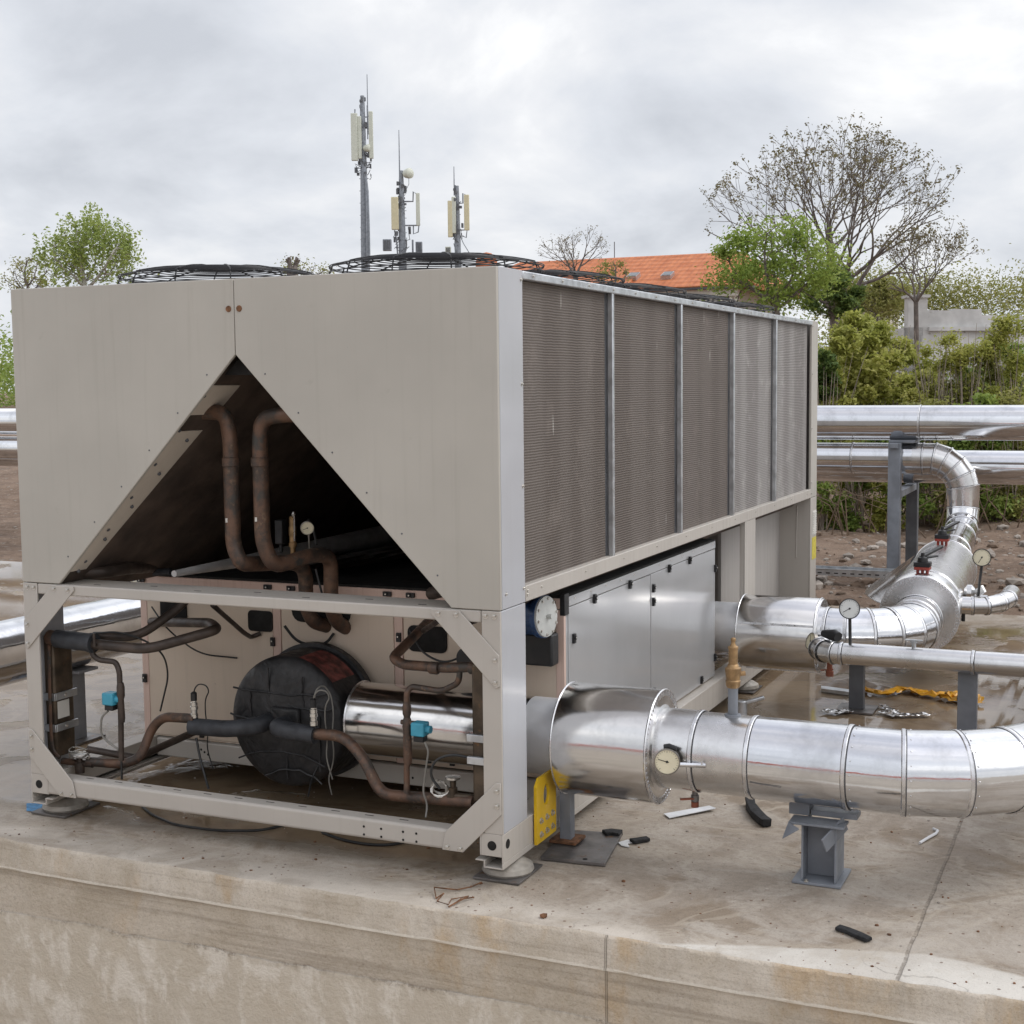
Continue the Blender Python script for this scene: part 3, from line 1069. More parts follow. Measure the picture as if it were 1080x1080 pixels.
# plate heat exchangers in the corners
for s in (-1, 1):
    b = MB()
    if s == -1:
        b.box((-2.352, .10, .26), (-2.293, .23, .83))
    else:
        b.box((-.165, .075, .30), (-.10, .35, .86))
    hx = obj('plate_heat_exchanger', b, 'hxbrown', ch, .012)
    for z in ((.545, .40) if s == -1 else (.565, .475)):
        b = MB()
        if s == -1:
            b.box((-2.356, .088, z - .017), (-2.283, .098, z + .017))
            b.box((-2.291, .0985, z - .017), (-2.283, .24, z + .017))
        else:
            b.box((-.178, .055, z - .015), (-.09, .074, z + .015))
        st = obj('clamp_strap', b, 'galv', hx, .002)
        if s == -1:
            bolt(st, (-2.283, .16, z), (1, 0, 0), .7)
    if s == -1:
        b = MB()
        b.box((-2.2925, .115, .44), (-2.2905, .19, .52))
        obj('paper_label', b, 'paper', hx)
        b = MB()
        b.tube([(-2.30, .085, .79), (-2.302, .08, .60), (-2.305, .08, .40), (-2.298, .08, .30), (-2.26, .08, .27)], .008, 8, .03)
        obj('capillary', b, 'copper', hx)
hy = .09
line([W(52, 672, Y=hy), W(64, 674, Y=hy)], .034)
b = MB()
b.tube([W(60, 673.5, Y=hy), W(98, 678, Y=hy)], .041, 20)
b.lathe(W(97, 678, Y=hy), W(101, 678.6, Y=hy) - W(97, 678, Y=hy), [(-.01, .045), (.012, .045)], 20)
obj('pipe_sleeve', b, 'sleeve', ch)
line([W(96, 679, Y=hy), W(155, 685, Y=hy), W(230, 664, Y=.24), W(222, 657, Y=.42), W(160, 656, Y=.76)], .023, 'copper_dark', f=.07)
line([W(99, 671, Y=.16), W(146, 672, Y=.2), W(190, 640, Y=.34), W(205, 622, Y=.40)], .021, 'copper_dark', f=.08)
line([W(97, 680, Y=hy), W(97, 690, Y=hy), W(104, 696, Y=hy), W(122, 698, Y=hy), W(126, 708, Y=hy), W(127.5, 760, Y=hy), W(128, 802, Y=hy)], .0125, 'copper_dark', f=.02)
b = MB()
b.lathe(W(127, 720, Y=hy), (0, 0, -1), [(0, .014), (.02, .018), (.06, .018), (.075, .013), (.16, .016), (.18, .013)], 12)
obj('valve_body', b, 'copper_dark', ch)
b = MB()
b.tube([W(100, 682, Y=hy - .03), W(99, 668, Y=hy - .03)], .006, 8)
obj('service_port', b, 'copper_dark', ch)


def solenoid(c, side):
    b = MB()
    c = Vector(c)
    b.box(c + Vector((-.03, -.028, -.026)), c + Vector((.03, .028, .03)))
    so = obj('solenoid_valve', b, 'blue', ch, .006)
    q = MB()
    q.box(c + Vector((-.022, -.02, -.05)), c + Vector((.024, .02, -.027)))
    obj('plug', q, 'black', so, .003)
    q = MB()
    q.cyl(c + Vector((side * .03, 0, .002)), c + Vector((side * .05, 0, .002)), .016, seg=14)
    obj('cap_nut', q, 'blue' if side > 0 else 'copper_dark', so)
    return so


solenoid(W(117, 737, Y=hy), 1)
line([W(114, 750, Y=hy), W(107, 756, Y=hy), W(106, 775, Y=hy), W(118, 786, Y=hy), W(128, 792, Y=hy)], .005, 'greywire', 'cable', .03, 6)
# expansion valve with coiled capillaries, low left
b = MB()
c = W(84, 806, Y=.14)
b.lathe(c + Vector((0, 0, -.04)), (0, 0, 1), [(0, .022), (.05, .022), (.052, .014), (.08, .014)], 14)
b.cyl(c + Vector((-.10, 0, .005)), c + Vector((.06, .02, 0)), .016, seg=12)
ev = obj('expansion_valve', b, 'copper', ch)
b = MB()
b.lathe(c + Vector((0, 0, .035)), (0, 0, 1), [(0, .03), (.01, .042), (.016, .04)], 20)
obj('valve_head', b, 'bolt', ev)
b = MB()
pts = []
for k in range(60):
    a = k * .55
    pts.append(c + Vector((math.cos(a) * .05, math.sin(a) * .04, .03 + k * .0007 + .008 * math.sin(k * .9))))
b.tube(pts, .0022, 5)
obj('capillary', b, 'bolt', ev)
# expansion valve, low right
c = W(478, 838, Y=.13)
b = MB()
b.lathe(c + Vector((0, 0, -.01)), (0, 0, 1), [(0, .018), (.04, .018), (.042, .012), (.07, .014)], 14)
b.cyl(c + Vector((-.02, 0, -.005)), c + Vector((.09, 0, -.005)), .015, seg=12)
ev = obj('expansion_valve', b, 'hxbrown', ch)
b = MB()
b.lathe(c + Vector((0, 0, .06)), (0, 0, 1), [(0, .02), (.006, .031), (.014, .031), (.018, .01)], 22)
obj('valve_head', b, 'bolt', ev)
b = MB()
for q in range(3):
    pts = []
    for k in range(26):
        a = k * .5 + q
        pts.append(c + Vector((-.055 + math.cos(a) * (.030 + .004 * q), -.01 + .012 * math.sin(a * 1.3), .015 + math.sin(a) * (.036 - .005 * q) + .002 * k * .3)))
    b.tube(pts, .0024, 5)
obj('capillary', b, 'bolt', ev)
# right side lines
hr = .13
line([W(508, 703, Y=hr), W(470, 704.5, Y=hr), W(425, 701, Y=.2), W(414, 694, Y=.22), W(440, 668, Y=.5), W(452, 655, Y=.76)], .021, f=.05)
for px in (458, 500):
    b = MB()
    b.lathe(W(px, 704.5, Y=hr), (1, 0, 0), [(-.02, .0225), (-.015, .026), (.015, .026), (.02, .0225)], 16)
    obj('brazed_joint', b, 'copper', ch)
line([W(485, 706, Y=hr), W(484, 720, Y=hr), W(466, 729, Y=hr + .02), W(434, 724, Y=hr + .02), W(429, 730, Y=hr), W(429, 836, Y=hr)], .0125, f=.03)
b = MB()
b.lathe(W(429, 741, Y=hr), (0, 0, -1), [(0, .013), (.015, .018), (.045, .018), (.06, .013), (.07, .017), (.10, .020), (.12, .017), (.16, .018), (.24, .018), (.26, .013)], 12)
b.cyl(W(429, 762, Y=hr) + Vector((-.025, 0, 0)), W(429, 762, Y=hr) + Vector((.04, 0, 0)), .010, seg=10)
obj('valve_body', b, 'copper', ch)
solenoid(W(443, 769, Y=hr), 1)
line([W(448, 783, Y=hr - .03), W(452, 792, Y=hr - .03), W(449, 812, Y=hr - .03), W(446, 836, Y=hr - .03), W(451, 848, Y=hr - .01), W(449, 862, Y=hr - .04)], .004, 'greywire', 'cable', .03, 6)
line([W(500, 800, Y=hr - .03), W(476, 795, Y=hr - .05), W(458, 802, Y=hr - .05), W(453, 818, Y=hr - .05), W(464, 832, Y=hr - .04)], .0055, 'wire', 'cable', .05, 6)
line([W(447, 665, Y=.5), W(462, 655, Y=.3), W(475, 648, Y=.2)], .012, 'copper_dark')
b = MB()
b.lathe(W(496, 694, Y=.70), (0, -1, 0), [(0, .055), (.03, .055), (.035, .03), (.05, .03)], 24)
obj('oil_sight_glass', b, 'black', ch)
# pressure transducers with plugs
for (px, py, yy, mt_) in ((205, 754, yS, 'bolt'), (331, 762, .24, 'bolt')):
    c = W(px, py, Y=yy)
    b = MB()
    b.lathe(c, (0, 0, 1), [(-.012, .017), (.006, .017), (.008, .014), (.024, .014), (.026, .018), (.040, .018), (.042, .015), (.058, .016), (.06, .012), (.07, .012)], 14)
    pt = obj('pressure_transducer', b, mt_, ch)
    q = MB()
    q.lathe(c + Vector((0, 0, .066)), (0, 0, 1), [(0, .014), (.035, .014), (.040, .008)], 14)
    obj('plug', q, 'black', pt)
    q = MB()
    q.tube([c + Vector((0, 0, .10)), c + Vector((.008, 0, .125)), c + Vector((.03, 0, .145)), c + Vector((.062, .01, .14)), c + Vector((.07, .02, .11)), c + Vector((.04, .03, .07)), c + Vector((.03, .04, .0)), c + Vector((.04, .045, -.08)), c + Vector((.025, .05, -.16)), c + Vector((.05, .06, -.26))], .0032, 6, .05)
    obj('lead', q, 'wire' if px < 300 else 'greywire', pt)
# loose cables
line([W(98, 668, Y=.1), W(125, 666, Y=.14), W(155, 676, Y=.2), W(173, 690, Y=.25), W(178, 712, Y=.28), W(169, 750, Y=.28)], .0045, 'wire', 'cable', .05, 6)
line([W(207, 778, Y=.27), W(211, 800, Y=.26), W(220, 832, Y=.24)], .0055, 'wire', 'cable', .05, 6)
line([W(128, 800, Y=.1), W(128.5, 822, Y=.1)], .005, 'wire', 'cable', 0, 6)
line([W(331, 742, Y=.30), W(333, 727, Y=.32), W(341, 722, Y=.36), W(349, 732, Y=.38), W(352, 752, Y=.38), W(350, 775, Y=.36), W(353, 800, Y=.38), W(346, 822, Y=.40), W(350, 838, Y=.42)], .0032, 'greywire', 'cable', .08, 6)
line([W(300, 660, Y=.7), W(312, 676, Y=.72), W(333, 682, Y=.72), W(345, 678, Y=.74), W(352, 668, Y=.77)], .007, 'wire', 'cable', .05, 6)
line([W(432, 664, Y=.77), W(446, 690, Y=.72), W(470, 700, Y=.70), W(492, 690, Y=.74)], .005, 'wire', 'cable', .06, 6)
line([W(160, 640, Y=.75), W(176, 664, Y=.70), W(210, 690, Y=.74), W(250, 694, Y=.77)], .004, 'wire', 'cable', .08, 6)
line([W(325, 840, Y=.3), W(329, 820, Y=.42), W(340, 800, Y=.44), W(358, 792, Y=.55)], .004, 'wire', 'cable', .05, 6)
line([W(224, 638, Y=.25), W(258, 668, Y=.6), W(265, 672, Y=.74), W(275, 668, Y=.77)], .011, 'copper_dark', f=.04)

# upper bay: two big suction pipes, manifold, brass valves and gauge
yu = .20
line([W(190, 440, Y=.20), W(208, 434, Y=.20), W(238, 435, Y=yu), W(243, 462, Y=yu), W(246, 575, Y=yu), W(254, 595, Y=yu), W(285, 594, Y=.42), W(322, 593, Y=.60), W(323, 640, Y=.66), W(330, 656, Y=.70), W(345, 660, Y=.79)], .034, f=.13)
line([W(325, 437, Y=.2), W(300, 437, Y=.2), W(276, 441, Y=.2), W(274, 466, Y=.2), W(277, 572, Y=.2), W(288, 598, Y=.24), W(330, 585, Y=.44), W(349, 586, Y=.58), W(349, 640, Y=.62), W(355, 656, Y=.70), W(365, 662, Y=.79)], .034, f=.13)
for px, py, yy in ((243.5, 485, yu), (274, 485, .2)):
    b = MB()
    b.lathe(W(px, py, Y=yy), (0, 0, 1), [(-.03, .0345), (-.025, .0385), (.008, .0385), (.012, .0345)], 18)
    obj('brazed_joint', b, 'copper', ch)
for px, py, yy in ((241.5, 548, yu), (272.5, 547, .2)):
    c = W(px, py, Y=yy)
    n = (CAM - c)
    n.z = 0
    n.normalize()
    b = MB()
    b.box((-.015, -.002, -.009), (.015, .001, .009), mat=Matrix.Translation(c + n * .0345) @ n.to_track_quat('-Y', 'Z').to_matrix().to_4x4())
    obj('pipe_label', b, 'paper', ch)
yb = .50
b = MB()
c = W(309, 584, Y=yb)
b.lathe(c, (0, 0, 1), [(0, .012), (.03, .012), (.032, .018), (.05, .018), (.052, .014), (.08, .014), (.082, .017), (.12, .017), (.125, .014), (.165, .014), (.17, .009)], 14)
vb = obj('relief_valve', b, 'brass', ch)
b = MB()
b.tube([c + Vector((.016, -.01, .06)), c + Vector((.018, -.01, .175))], .004, 8)
b.lathe(c + Vector((.014, -.01, .17)), (0, 0, 1), [(0, .006), (.01, .01), (.02, .006)], 12)
obj('valve_spindle', b, 'bolt', vb)
b = MB()
c = W(296, 562, Y=yb)
b.box(c + Vector((-.02, -.02, -.05)), c + Vector((.02, .02, .06)))
b.cyl(c + Vector((0, 0, -.09)), c + Vector((0, 0, -.05)), .009)
obj('pressure_switch', b, 'black', ch, .005)


def gauge(parent, c, n, r, face='dial', case='dialrim', stem=None, ang=200, stem_mat='brass'):
    """round dial gauge: case, dial with ticks, needle, optional stem"""
    c, n = Vector(c), Vector(n).normalized()
    b = MB()
    b.lathe(c - n * .022, n, [(0, r * .8), (.002, r), (.022, r * 1.02), (.026, r * 1.02), (.027, r * .93), (.0245, r * .92)], 40, (True, False))
    if stem:
        b.tube(stem, r * .16, 10)
    g_ = obj('pressure_gauge', b, case, parent)
    sub = parent.parent is None
    holder = g_ if sub else parent
    d = MB()
    d.lathe(c, n, [(.0005, r * .93), (.0015, r * .93)], 40)
    up = Vector((0, 0, 1))
    sd = up.cross(n).normalized()
    up = n.cross(sd)
    obj('dial', d, face, holder)
    t_ = MB()
    for k in range(21):
        a = R(225 - 270 * k / 20)
        u = sd * math.cos(a) + up * math.sin(a)
        w = .012 if k % 5 == 0 else .008
        t_.bar(c + n * .0018 + u * r * (.70 if k % 5 == 0 else .76), c + n * .0018 + u * r * .86, r * w * 2.2, .0006, n)
    a = R(ang)
    u = sd * math.cos(a) + up * math.sin(a)
    t_.bar(c + n * .0028 - u * r * .15, c + n * .0028 + u * r * .72, r * .05, .001, n)
    t_.lathe(c + n * .002, n, [(0, r * .10), (.002, r * .09)], 16)
    obj('needle', t_, 'black', holder)
    return g_


c = W(324, 557, Y=yb)
gauge(ch, c, CAM - c + Vector((.5, 0, -1.)), .030, stem=[c + Vector((0, .012, -.03)), c + Vector((.002, .012, -.10))], ang=200)
line([W(334, 574, Y=.5), W(331, 560, Y=.52), W(325, 548, Y=.53)], .006, 'wire', 'cable', .03, 6)
line([W(333, 600, Y=.5), W(338, 620, Y=.5), W(342, 635, Y=.45)], .005, 'wire', 'cable', .03, 6)
# lower left of the upper bay: header pipe stub, right stub
line([W(60, 606, Y=.15), W(80, 603, Y=.15), W(108, 604, Y=.22), W(130, 600, Y=.35), W(160, 598, Y=.7)], .028, 'copper_dark', f=.1)
line([W(470, 622, Y=.35), W(455, 626, Y=.42)], .028, 'copper_dark')
# foil clad duct lying under the coils
b = MB()
b.tube([(-1.60, .10, 1.146), (-1.60, .9, 1.135), (-1.60, 2.0, 1.118), (-1.60, 4.5, 1.11)], [.014, .034, .062, .07], 28)
obj('foil_duct', b, 'foil', ch)
b = MB()
pts = [(-1.50 + .30 * i / 8, y, 1.085 + .010 * math.sin(i * 2.1 + y * 5)) for y in (.9, 1.4, 2.0, 3.0) for i in range(9)]
b.add(pts, [(r_ * 9 + i, r_ * 9 + i + 1, (r_ + 1) * 9 + i + 1, (r_ + 1) * 9 + i) for r_ in range(3) for i in range(8)])
obj('foil_sheet', b, 'alu', ch)
b = MB()
b.tube([W(152, 604, Y=.72), W(180, 603, Y=.74)], .018, 10)
obj('pipe_sleeve', b, 'sleeve', ch)

# blue motor end with white cover beside the post
c = Vector((-.07, .61, .968))
ax = Vector((.96, -.14, .05)).normalized()
b = MB()
b.lathe(c - ax * .20, ax, [(0, .076), (.17, .080), (.175, .092), (.198, .092)], 36)
mo = obj('blue_actuator', b, 'darkblue', ch)
b = MB()
b.lathe(c - ax * .002, ax, [(0, .087), (.010, .087), (.013, .08)], 36)
b.cyl(c, c + ax * .035, .011, seg=10)
cv = obj('white_cover', b, 'white', mo)
b = MB()
e1 = ax.orthogonal().normalized()
e2 = ax.cross(e1)
for k in range(10):
    a = 2 * PI * k / 10
    b.lathe(c + (e1 * math.cos(a) + e2 * math.sin(a)) * .076 + ax * .01, ax, [(0, .007), (.006, .006)], 6)
obj('cover_bolt', b, 'bolt', mo)
b = MB()
b.box((-.30, .66, .74), (-.06, .74, .88))
obj('junction_box', b, 'black', ch, .01)

# yellow lifting bracket
b = MB()
yb0, yb1, zb0, zb1 = .292, .50, .082, .352
hole = [(.396 + .030 * math.cos(a), .262 + .05 * math.sin(a) * (1.0 if math.sin(a) > 0 else .8)) for a in [2 * PI * k / 20 for k in range(20)]]
outer = [(yb0 + .0, zb0), (yb1, zb0), (yb1, zb1 - .03), (yb1 - .03, zb1), (yb0 + .03, zb1), (yb0, zb1 - .03)]
bm2 = bmesh.new()
vo = [bm2.verts.new((.0065, y, z)) for y, z in outer]
vi = [bm2.verts.new((.0065, y, z)) for y, z in hole]
ed = [bm2.edges.new((vo[i], vo[(i + 1) % len(vo)])) for i in range(len(vo))] + [bm2.edges.new((vi[i], vi[(i + 1) % len(vi)])) for i in range(len(vi))]
bmesh.ops.triangle_fill(bm2, edges=ed, use_beauty=True)
res = bmesh.ops.extrude_face_region(bm2, geom=bm2.faces[:])
bmesh.ops.translate(bm2, verts=[v for v in res['geom'] if isinstance(v, bmesh.types.BMVert)], vec=(.012, 0, 0))
bm2.verts.index_update()
b = MB()
b.add([v.co[:] for v in bm2.verts], [[v.index for v in f.verts] for f in bm2.faces])
bm2.free()
yl = obj('lifting_bracket', b, 'yellow', ch, .0, 30)
for yy in (.335, .396, .457):
    for zz in (.115, .172):
        bolt(yl, (.0185, yy, zz), (1, 0, 0), 1.1)

# ------------------------------------------------------------------ clad pipes
def clad(mb, pts, r, seg=48, bead=True, mi=(0, 1, 2), lap=.0022, dents=None, caps=(False, False), rivets=0, skip=()):
    """sheet metal cladding in mitred lengths with a swaged bead and a sealant line at every joint"""
    pts = [Vector(p) for p in pts]
    n = len(pts)
    d = [(pts[i + 1] - pts[i]).normalized() for i in range(n - 1)]
    t = d[0]
    a = (Vector((0, 0, 1)) - t * t.z)
    if a.length < .05:
        a = Vector((1, 0, 0)) - t * t.x
    a.normalize()
    frames = []
    for i in range(n - 1):
        a = (a - d[i] * a.dot(d[i])).normalized()
        frames.append((a.copy(), d[i].cross(a)))

    def ring(i, k, rr, off=0.0):
        """ring at joint i seen from segment k"""
        di = d[k]
        if 0 < i < n - 1:
            nb = (d[i - 1] + d[i]).normalized()
        else:
            nb = di
        fa, fb = frames[k]
        out = []
        for j in range(seg):
            u = (fa * math.cos(2 * PI * j / seg) + fb * math.sin(2 * PI * j / seg)) * rr
            out.append(pts[i] + u - di * (u.dot(nb) / di.dot(nb)) + di * off)
        return out
    for k in range(n - 1):
        rr = r - (lap if k % 2 else 0)
        A, B = ring(k, k, rr), ring(k + 1, k, rr)
        mb.rings([A, B], (caps[0] and k == 0, caps[1] and k == n - 2), mi[0])
        if bead and r > .1:
            # lengthwise lap with its row of small rivets
            j0 = int(seg * (.52 + .02 * (k % 3)))
            A2, B2 = ring(k, k, rr + .0016), ring(k + 1, k, rr + .0016)
            mb.add([A[j0], A2[j0], A2[j0 + 1], A[j0 + 1], B[j0], B2[j0], B2[j0 + 1], B[j0 + 1]], [(0, 1, 5, 4), (1, 2, 6, 5), (2, 3, 7, 6)], mi[0])
            mb.add([A2[j0 + 1], A2[j0 + 1] + (A2[j0 + 1] - A2[j0]) * .10, B2[j0 + 1] + (B2[j0 + 1] - B2[j0]) * .10, B2[j0 + 1]], [(0, 1, 2, 3)], mi[2])
            Ls = (B2[j0] - A2[j0]).length
            if Ls < 2.5:
                for q in range(max(1, int(Ls / .13))):
                    p = (A2[j0] + A2[j0 + 1]) / 2 + (B2[j0] - A2[j0]) * ((q + .5) / max(1, int(Ls / .13)))
                    u = (p - pts[k])
                    u = (u - d[k] * u.dot(d[k])).normalized()
                    mb.lathe(p - u * .0004, u, [(0, .0036), (.0018, .0026), (.0024, .001)], 8, (False, True), mi[1])
    if bead:
        for i in range(1, n - 1):
            if i in skip:
                continue
            k = i - 1
            w = .0055
            mb.rings([ring(i, k, r, -w - .004), ring(i, k, r + .0038, -w), ring(i, k, r + .0038, w), ring(i, k, r, w + .004)], (False, False), mi[1])
            mb.rings([ring(i, k, r + .0006, w + .004), ring(i, k, r + .0022, w + .0045), ring(i, k, r + .0022, w + .0065), ring(i, k, r + .0006, w + .007)], (False, False), mi[2])
            if rivets:
                fa, fb = frames[k]
                for q in range(rivets):
                    ang = 2 * PI * (q + .3) / rivets
                    u = fa * math.cos(ang) + fb * math.sin(ang)
                    nb = (d[i - 1] + d[i]).normalized()
                    p = pts[i] + u * (r - .0005) - d[k] * (u.dot(nb) * r / d[k].dot(nb)) + d[i] * .026
                    mb.lathe(p, u, [(0, .0036), (.0018, .0026), (.0024, .001)], 8, (False, True), mi[1])
    return mb


def rim(mb, c, ax, r, w=.004, mi=1):
    mb.ring(c, ax, r, w, 64, 6, mi)


AL3 = ['alu', 'seam', 'seamdark']
Z1, Y1, RP = .462, .58, .163
p1 = thing('insulated_pipe', (.9, Y1, 0), 'aluminium clad pipe in front with thick collar and elbow, leaving beside the yellow bracket', 'pipe', 'insulated pipes')
b = MB()
clad(b, [(-.955, Y1, Z1), (-.115, Y1, Z1)], RP - .002, caps=(True, False))
rim(b, (-.955, Y1, Z1), (1, 0, 0), RP - .002, .005)
obj('pipe_section', b, ['alu_warm', 'seam', 'seamdark'], p1)
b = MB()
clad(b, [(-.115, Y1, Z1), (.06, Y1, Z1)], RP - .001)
obj('pipe_section', b, ['alu_brightened', 'seam', 'seamdark'], p1)
b = MB()
rj = .232
b.lathe((.055, Y1, Z1 + .003), (1, 0, 0), [(0, RP), (0, rj), (.20, rj + .001), (.40, rj), (.405, rj - .004), (.405, RP - .01)], 72, (False, False))
rim(b, (.055, Y1, Z1 + .003), (1, 0, 0), rj, .004)
rim(b, (.458, Y1, Z1 + .003), (1, 0, 0), rj - .001, .005)
# folded saw-tooth lip of the end plate
for k in range(64):
    a = 2 * PI * k / 64
    u = Vector((0, math.cos(a), math.sin(a)))
    c = Vector((.4615, Y1, Z1 + .003)) + u * (rj - .014)
    b.bar(c - u * .010, c + u * .010, .012, .002, (1, 0, 0), 1)
b.box((.07, Y1 - .004, Z1 - rj - .004), (.45, Y1 + .004, Z1 - rj + .002), 1)
obj('flange_jacket', b, ['alu_warm', 'seam', 'seamdark'], p1)
b = MB()
clad(b, [(.45, Y1, Z1), (.618, Y1, Z1 - .001), (.842, Y1, Z1 - .003), (.850, Y1, Z1 - .003)], RP, rivets=0)
b.lathe((.46, Y1, Z1), (1, 0, 0), [(0, RP + .012), (.006, RP)], 64, (False, False))
obj('pipe_section', b, ['alu_dull', 'seam', 'seamdark'], p1)
seg = .2
el = [Vector((.846, Y1, Z1 - .003)), Vector((1.219, Y1, Z1 - .006)), Vector((1.42, Y1, Z1 - .006))]
a = 0
for k in range(5):
    a += 18
    el.append(el[-1] + Vector((math.cos(R(a)), math.sin(R(a)), 0)) * seg)
el_end = el[-1]
b = MB()
clad(b, el, RP, rivets=18)
b.tube([(.862, Y1 - RP * .94 - .001, Z1 - .062), (.90, Y1 - RP * .932 - .001, Z1 - .066), (.985, Y1 - RP * .93 - .001, Z1 - .07)], .0012, 5, mi=2)
obj('elbow', b, AL3, p1)
b = MB()
clad(b, [el_end, el_end + Vector((0, 1.1, 0)), el_end + Vector((0, 2.3, 0)), el_end + Vector((0, 4.5, 0))], RP)
obj('pipe_section', b, AL3, p1)
# safety valve on a grey riser
c = W(773, 752, Y=Y1)
c = Vector((c.x, Y1, Z1 + RP - .01))
b = MB()
b.lathe(c, (0, 0, 1), [(0, .034), (.010, .033), (.011, .020), (.125, .020)], 20)
rz = obj('riser', b, 'steel_grey', p1)
b = MB()
zt = c + Vector((0, 0, .118))
b.lathe(zt, (0, 0, 1), [(d_ * .94, r_ * .95) for d_, r_ in [(0, .024), (.006, .029), (.03, .032), (.035, .029), (.05, .031), (.075, .034), (.085, .034), (.09, .026), (.10, .022), (.102, .020), (.165, .0195), (.167, .022), (.176, .022), (.18, .014), (.19, .009), (.20, .009), (.202, .011), (.21, .011), (.215, .006)]], 20)
b.cyl(zt + Vector((.02, .01, .055)), zt + Vector((.045, .02, .058)), .010, seg=12)
obj('safety_valve', b, 'brass', p1)
# thermometer gauge at the front of the reducer
c = Vector((.505, Y1 - RP - .045, Z1 - .005))
c = W(703.5, 803.5, Y=Y1 - RP - .05)
nrm = (CAM - c) + Vector((-.3, 0, -1.2))
nn = nrm.normalized()
gauge(p1, c, nrm, .051, stem=[c - nn * .02 + Vector((.0, .0, 0)), c + Vector((.015, .05, 0))], ang=165)
b = MB()
b.tube([c + Vector((.04, .02, -.012)), c + Vector((.14, .055, -.014))], .010, 12)
b.lathe(c + Vector((.132, .04, .0)), (0, -1, 0), [(0, .005), (.008, .004)], 8)
obj('gauge_pocket', b, 'alu', p1)
b = MB()
b.tube([c + Vector((.03, .03, .045)), c + Vector((.0, .03, .055)), c + Vector((-.02, .03, .05))], .012, 8)
obj('gauge_gasket', b, 'black', p1)
# drain valve under the pipe
c = Vector((.597, Y1, Z1 - RP))
b = MB()
b.lathe(c, (0, 0, -1), [(-.01, .012), (.02, .012), (.022, .017), (.045, .017), (.047, .012), (.065, .012)], 12)
dv = obj('drain_valve', b, 'steel_raw', p1)
b = MB()
b.bar(c + Vector((.0, -.01, -.034)), c + Vector((-.05, -.04, -.035)), .013, .006)
b.cyl(c + Vector((0, 0, -.05)), c + Vector((0, 0, -.072)), .016, seg=12)
obj('lever', b, 'rednut', dv)

# rear pipe with valves
Z2, Y2, R2 = .462, 3.42, .157
p2 = thing('insulated_pipe', (.9, 4.4, 0), 'aluminium clad pipe with red and black valve levers, curving away to rise behind the chiller', 'pipe', 'insulated pipes')
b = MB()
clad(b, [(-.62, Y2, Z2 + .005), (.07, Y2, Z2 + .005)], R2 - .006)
obj('pipe_section', b, ['alu_brightened', 'seam', 'seamdark'], p2)
b = MB()
b.lathe((.06, Y2, Z2 - .01), (1, 0, 0), [(0, R2 - .02), (0, .218), (.46, .218), (.475, .212), (.475, R2 - .02)], 64, (False, False))
rim(b, (.06, Y2, Z2 - .01), (1, 0, 0), .218, .004)
rim(b, (.52, Y2, Z2 - .01), (1, 0, 0), .218, .005)
b.bar((.07, Y2 - .2035, Z2 + .072), (.52, Y2 - .2035, Z2 + .072), .012, .006, (0, -1, .3), 1)
b.box((.07, Y2 - .004, Z2 - .24), (.52, Y2 + .004, Z2 - .226), 1)
obj('flange_jacket', b, ['alu_warm', 'seam', 'seamdark'], p2)
el = [Vector((.52, Y2, Z2)), Vector((.56, Y2, Z2)), Vector((.66, Y2, Z2))]
b = MB()
a = 0
sgl = .128
for k in range(5):
    a += 18.6
    el.append(el[-1] + Vector((math.cos(R(a)), math.sin(R(a)), 0)) * sgl)
dirn = Vector((math.cos(R(93)), math.sin(R(93)), 0))
e2 = el[-1]
el.append(e2 + dirn * .20)
el.append(e2 + dirn * .42)
clad(b, el, R2, rivets=12)
obj('elbow', b, AL3, p2)
f0 = e2 + dirn * .40
b = MB()
rf = .245
b.lathe(f0, dirn, [(0, R2 - .01), (0, rf - .006), (.01, rf), (.36, rf), (.37, rf - .01), (.37, R2)], 72, (False, False))
rim(b, f0 + dirn * .008, dirn, rf - .002, .006)
rim(b, f0 + dirn * .30, dirn, rf, .005)
for k in range(72):
    aa = 2 * PI * k / 72
    u = Vector((math.cos(aa) * dirn.y, -math.cos(aa) * dirn.x, math.sin(aa)))
    b.bar(f0 + u * (rf - .022) - dirn * .001, f0 + u * (rf - .003) - dirn * .001, .010, .002, dirn, 1)
obj('flange_jacket', b, ['alu_dull', 'seam', 'seamdark'], p2)
b = MB()
f1 = f0 + dirn * .37
b.lathe(f1, dirn, [(0, R2), (0, rf - .008), (1.9, rf - .008), (1.91, R2)], 64, (False, False))
rim(b, f1 + dirn * .04, dirn, rf - .008, .004)
rim(b, f1 + dirn * 1.88, dirn, rf - .008, .006)
obj('valve_jacket', b, ['alu_dull', 'seam', 'seamdark'], p2)
f2 = f1 + dirn * 1.9
top = Vector((.62, 9.75, Z2))
b = MB()
dd = (top - f2)
rise = [f2, f2 + dd * .35, f2 + dd * .72, f2 + dd * .93, top + Vector((0, 0, .08)), top + Vector((0, 0, .30))]
clad(b, rise[:4] + [f2 + dd * .985 + Vector((0, 0, .05))] + [top + Vector((0, .02, .2)), top + Vector((0, .02, .38))], R2)
obj('pipe_section', b, AL3, p2)
el = [top + Vector((0, .02, .30)), top + Vector((0, .02, .42))]
a = 0
for k in range(5):
    a += 18
    el.append(el[-1] + Vector((-math.sin(R(a)), 0, math.cos(R(a)))) * .105)
el.append(el[-1] + Vector((-.10, 0, 0)))
b = MB()
clad(b, el, R2, rivets=0)
obj('elbow', b, ['alu_dull', 'seam', 'seamdark'], p2)
b = MB()
q = el[-1]
clad(b, [q, q + Vector((-.6, 0, 0)), q + Vector((-4, 0, 0)), q + Vector((-16, 0, 0))], R2 - .002)
obj('pipe_section', b, ['alu_far', 'seam', 'seamdark'], p2)
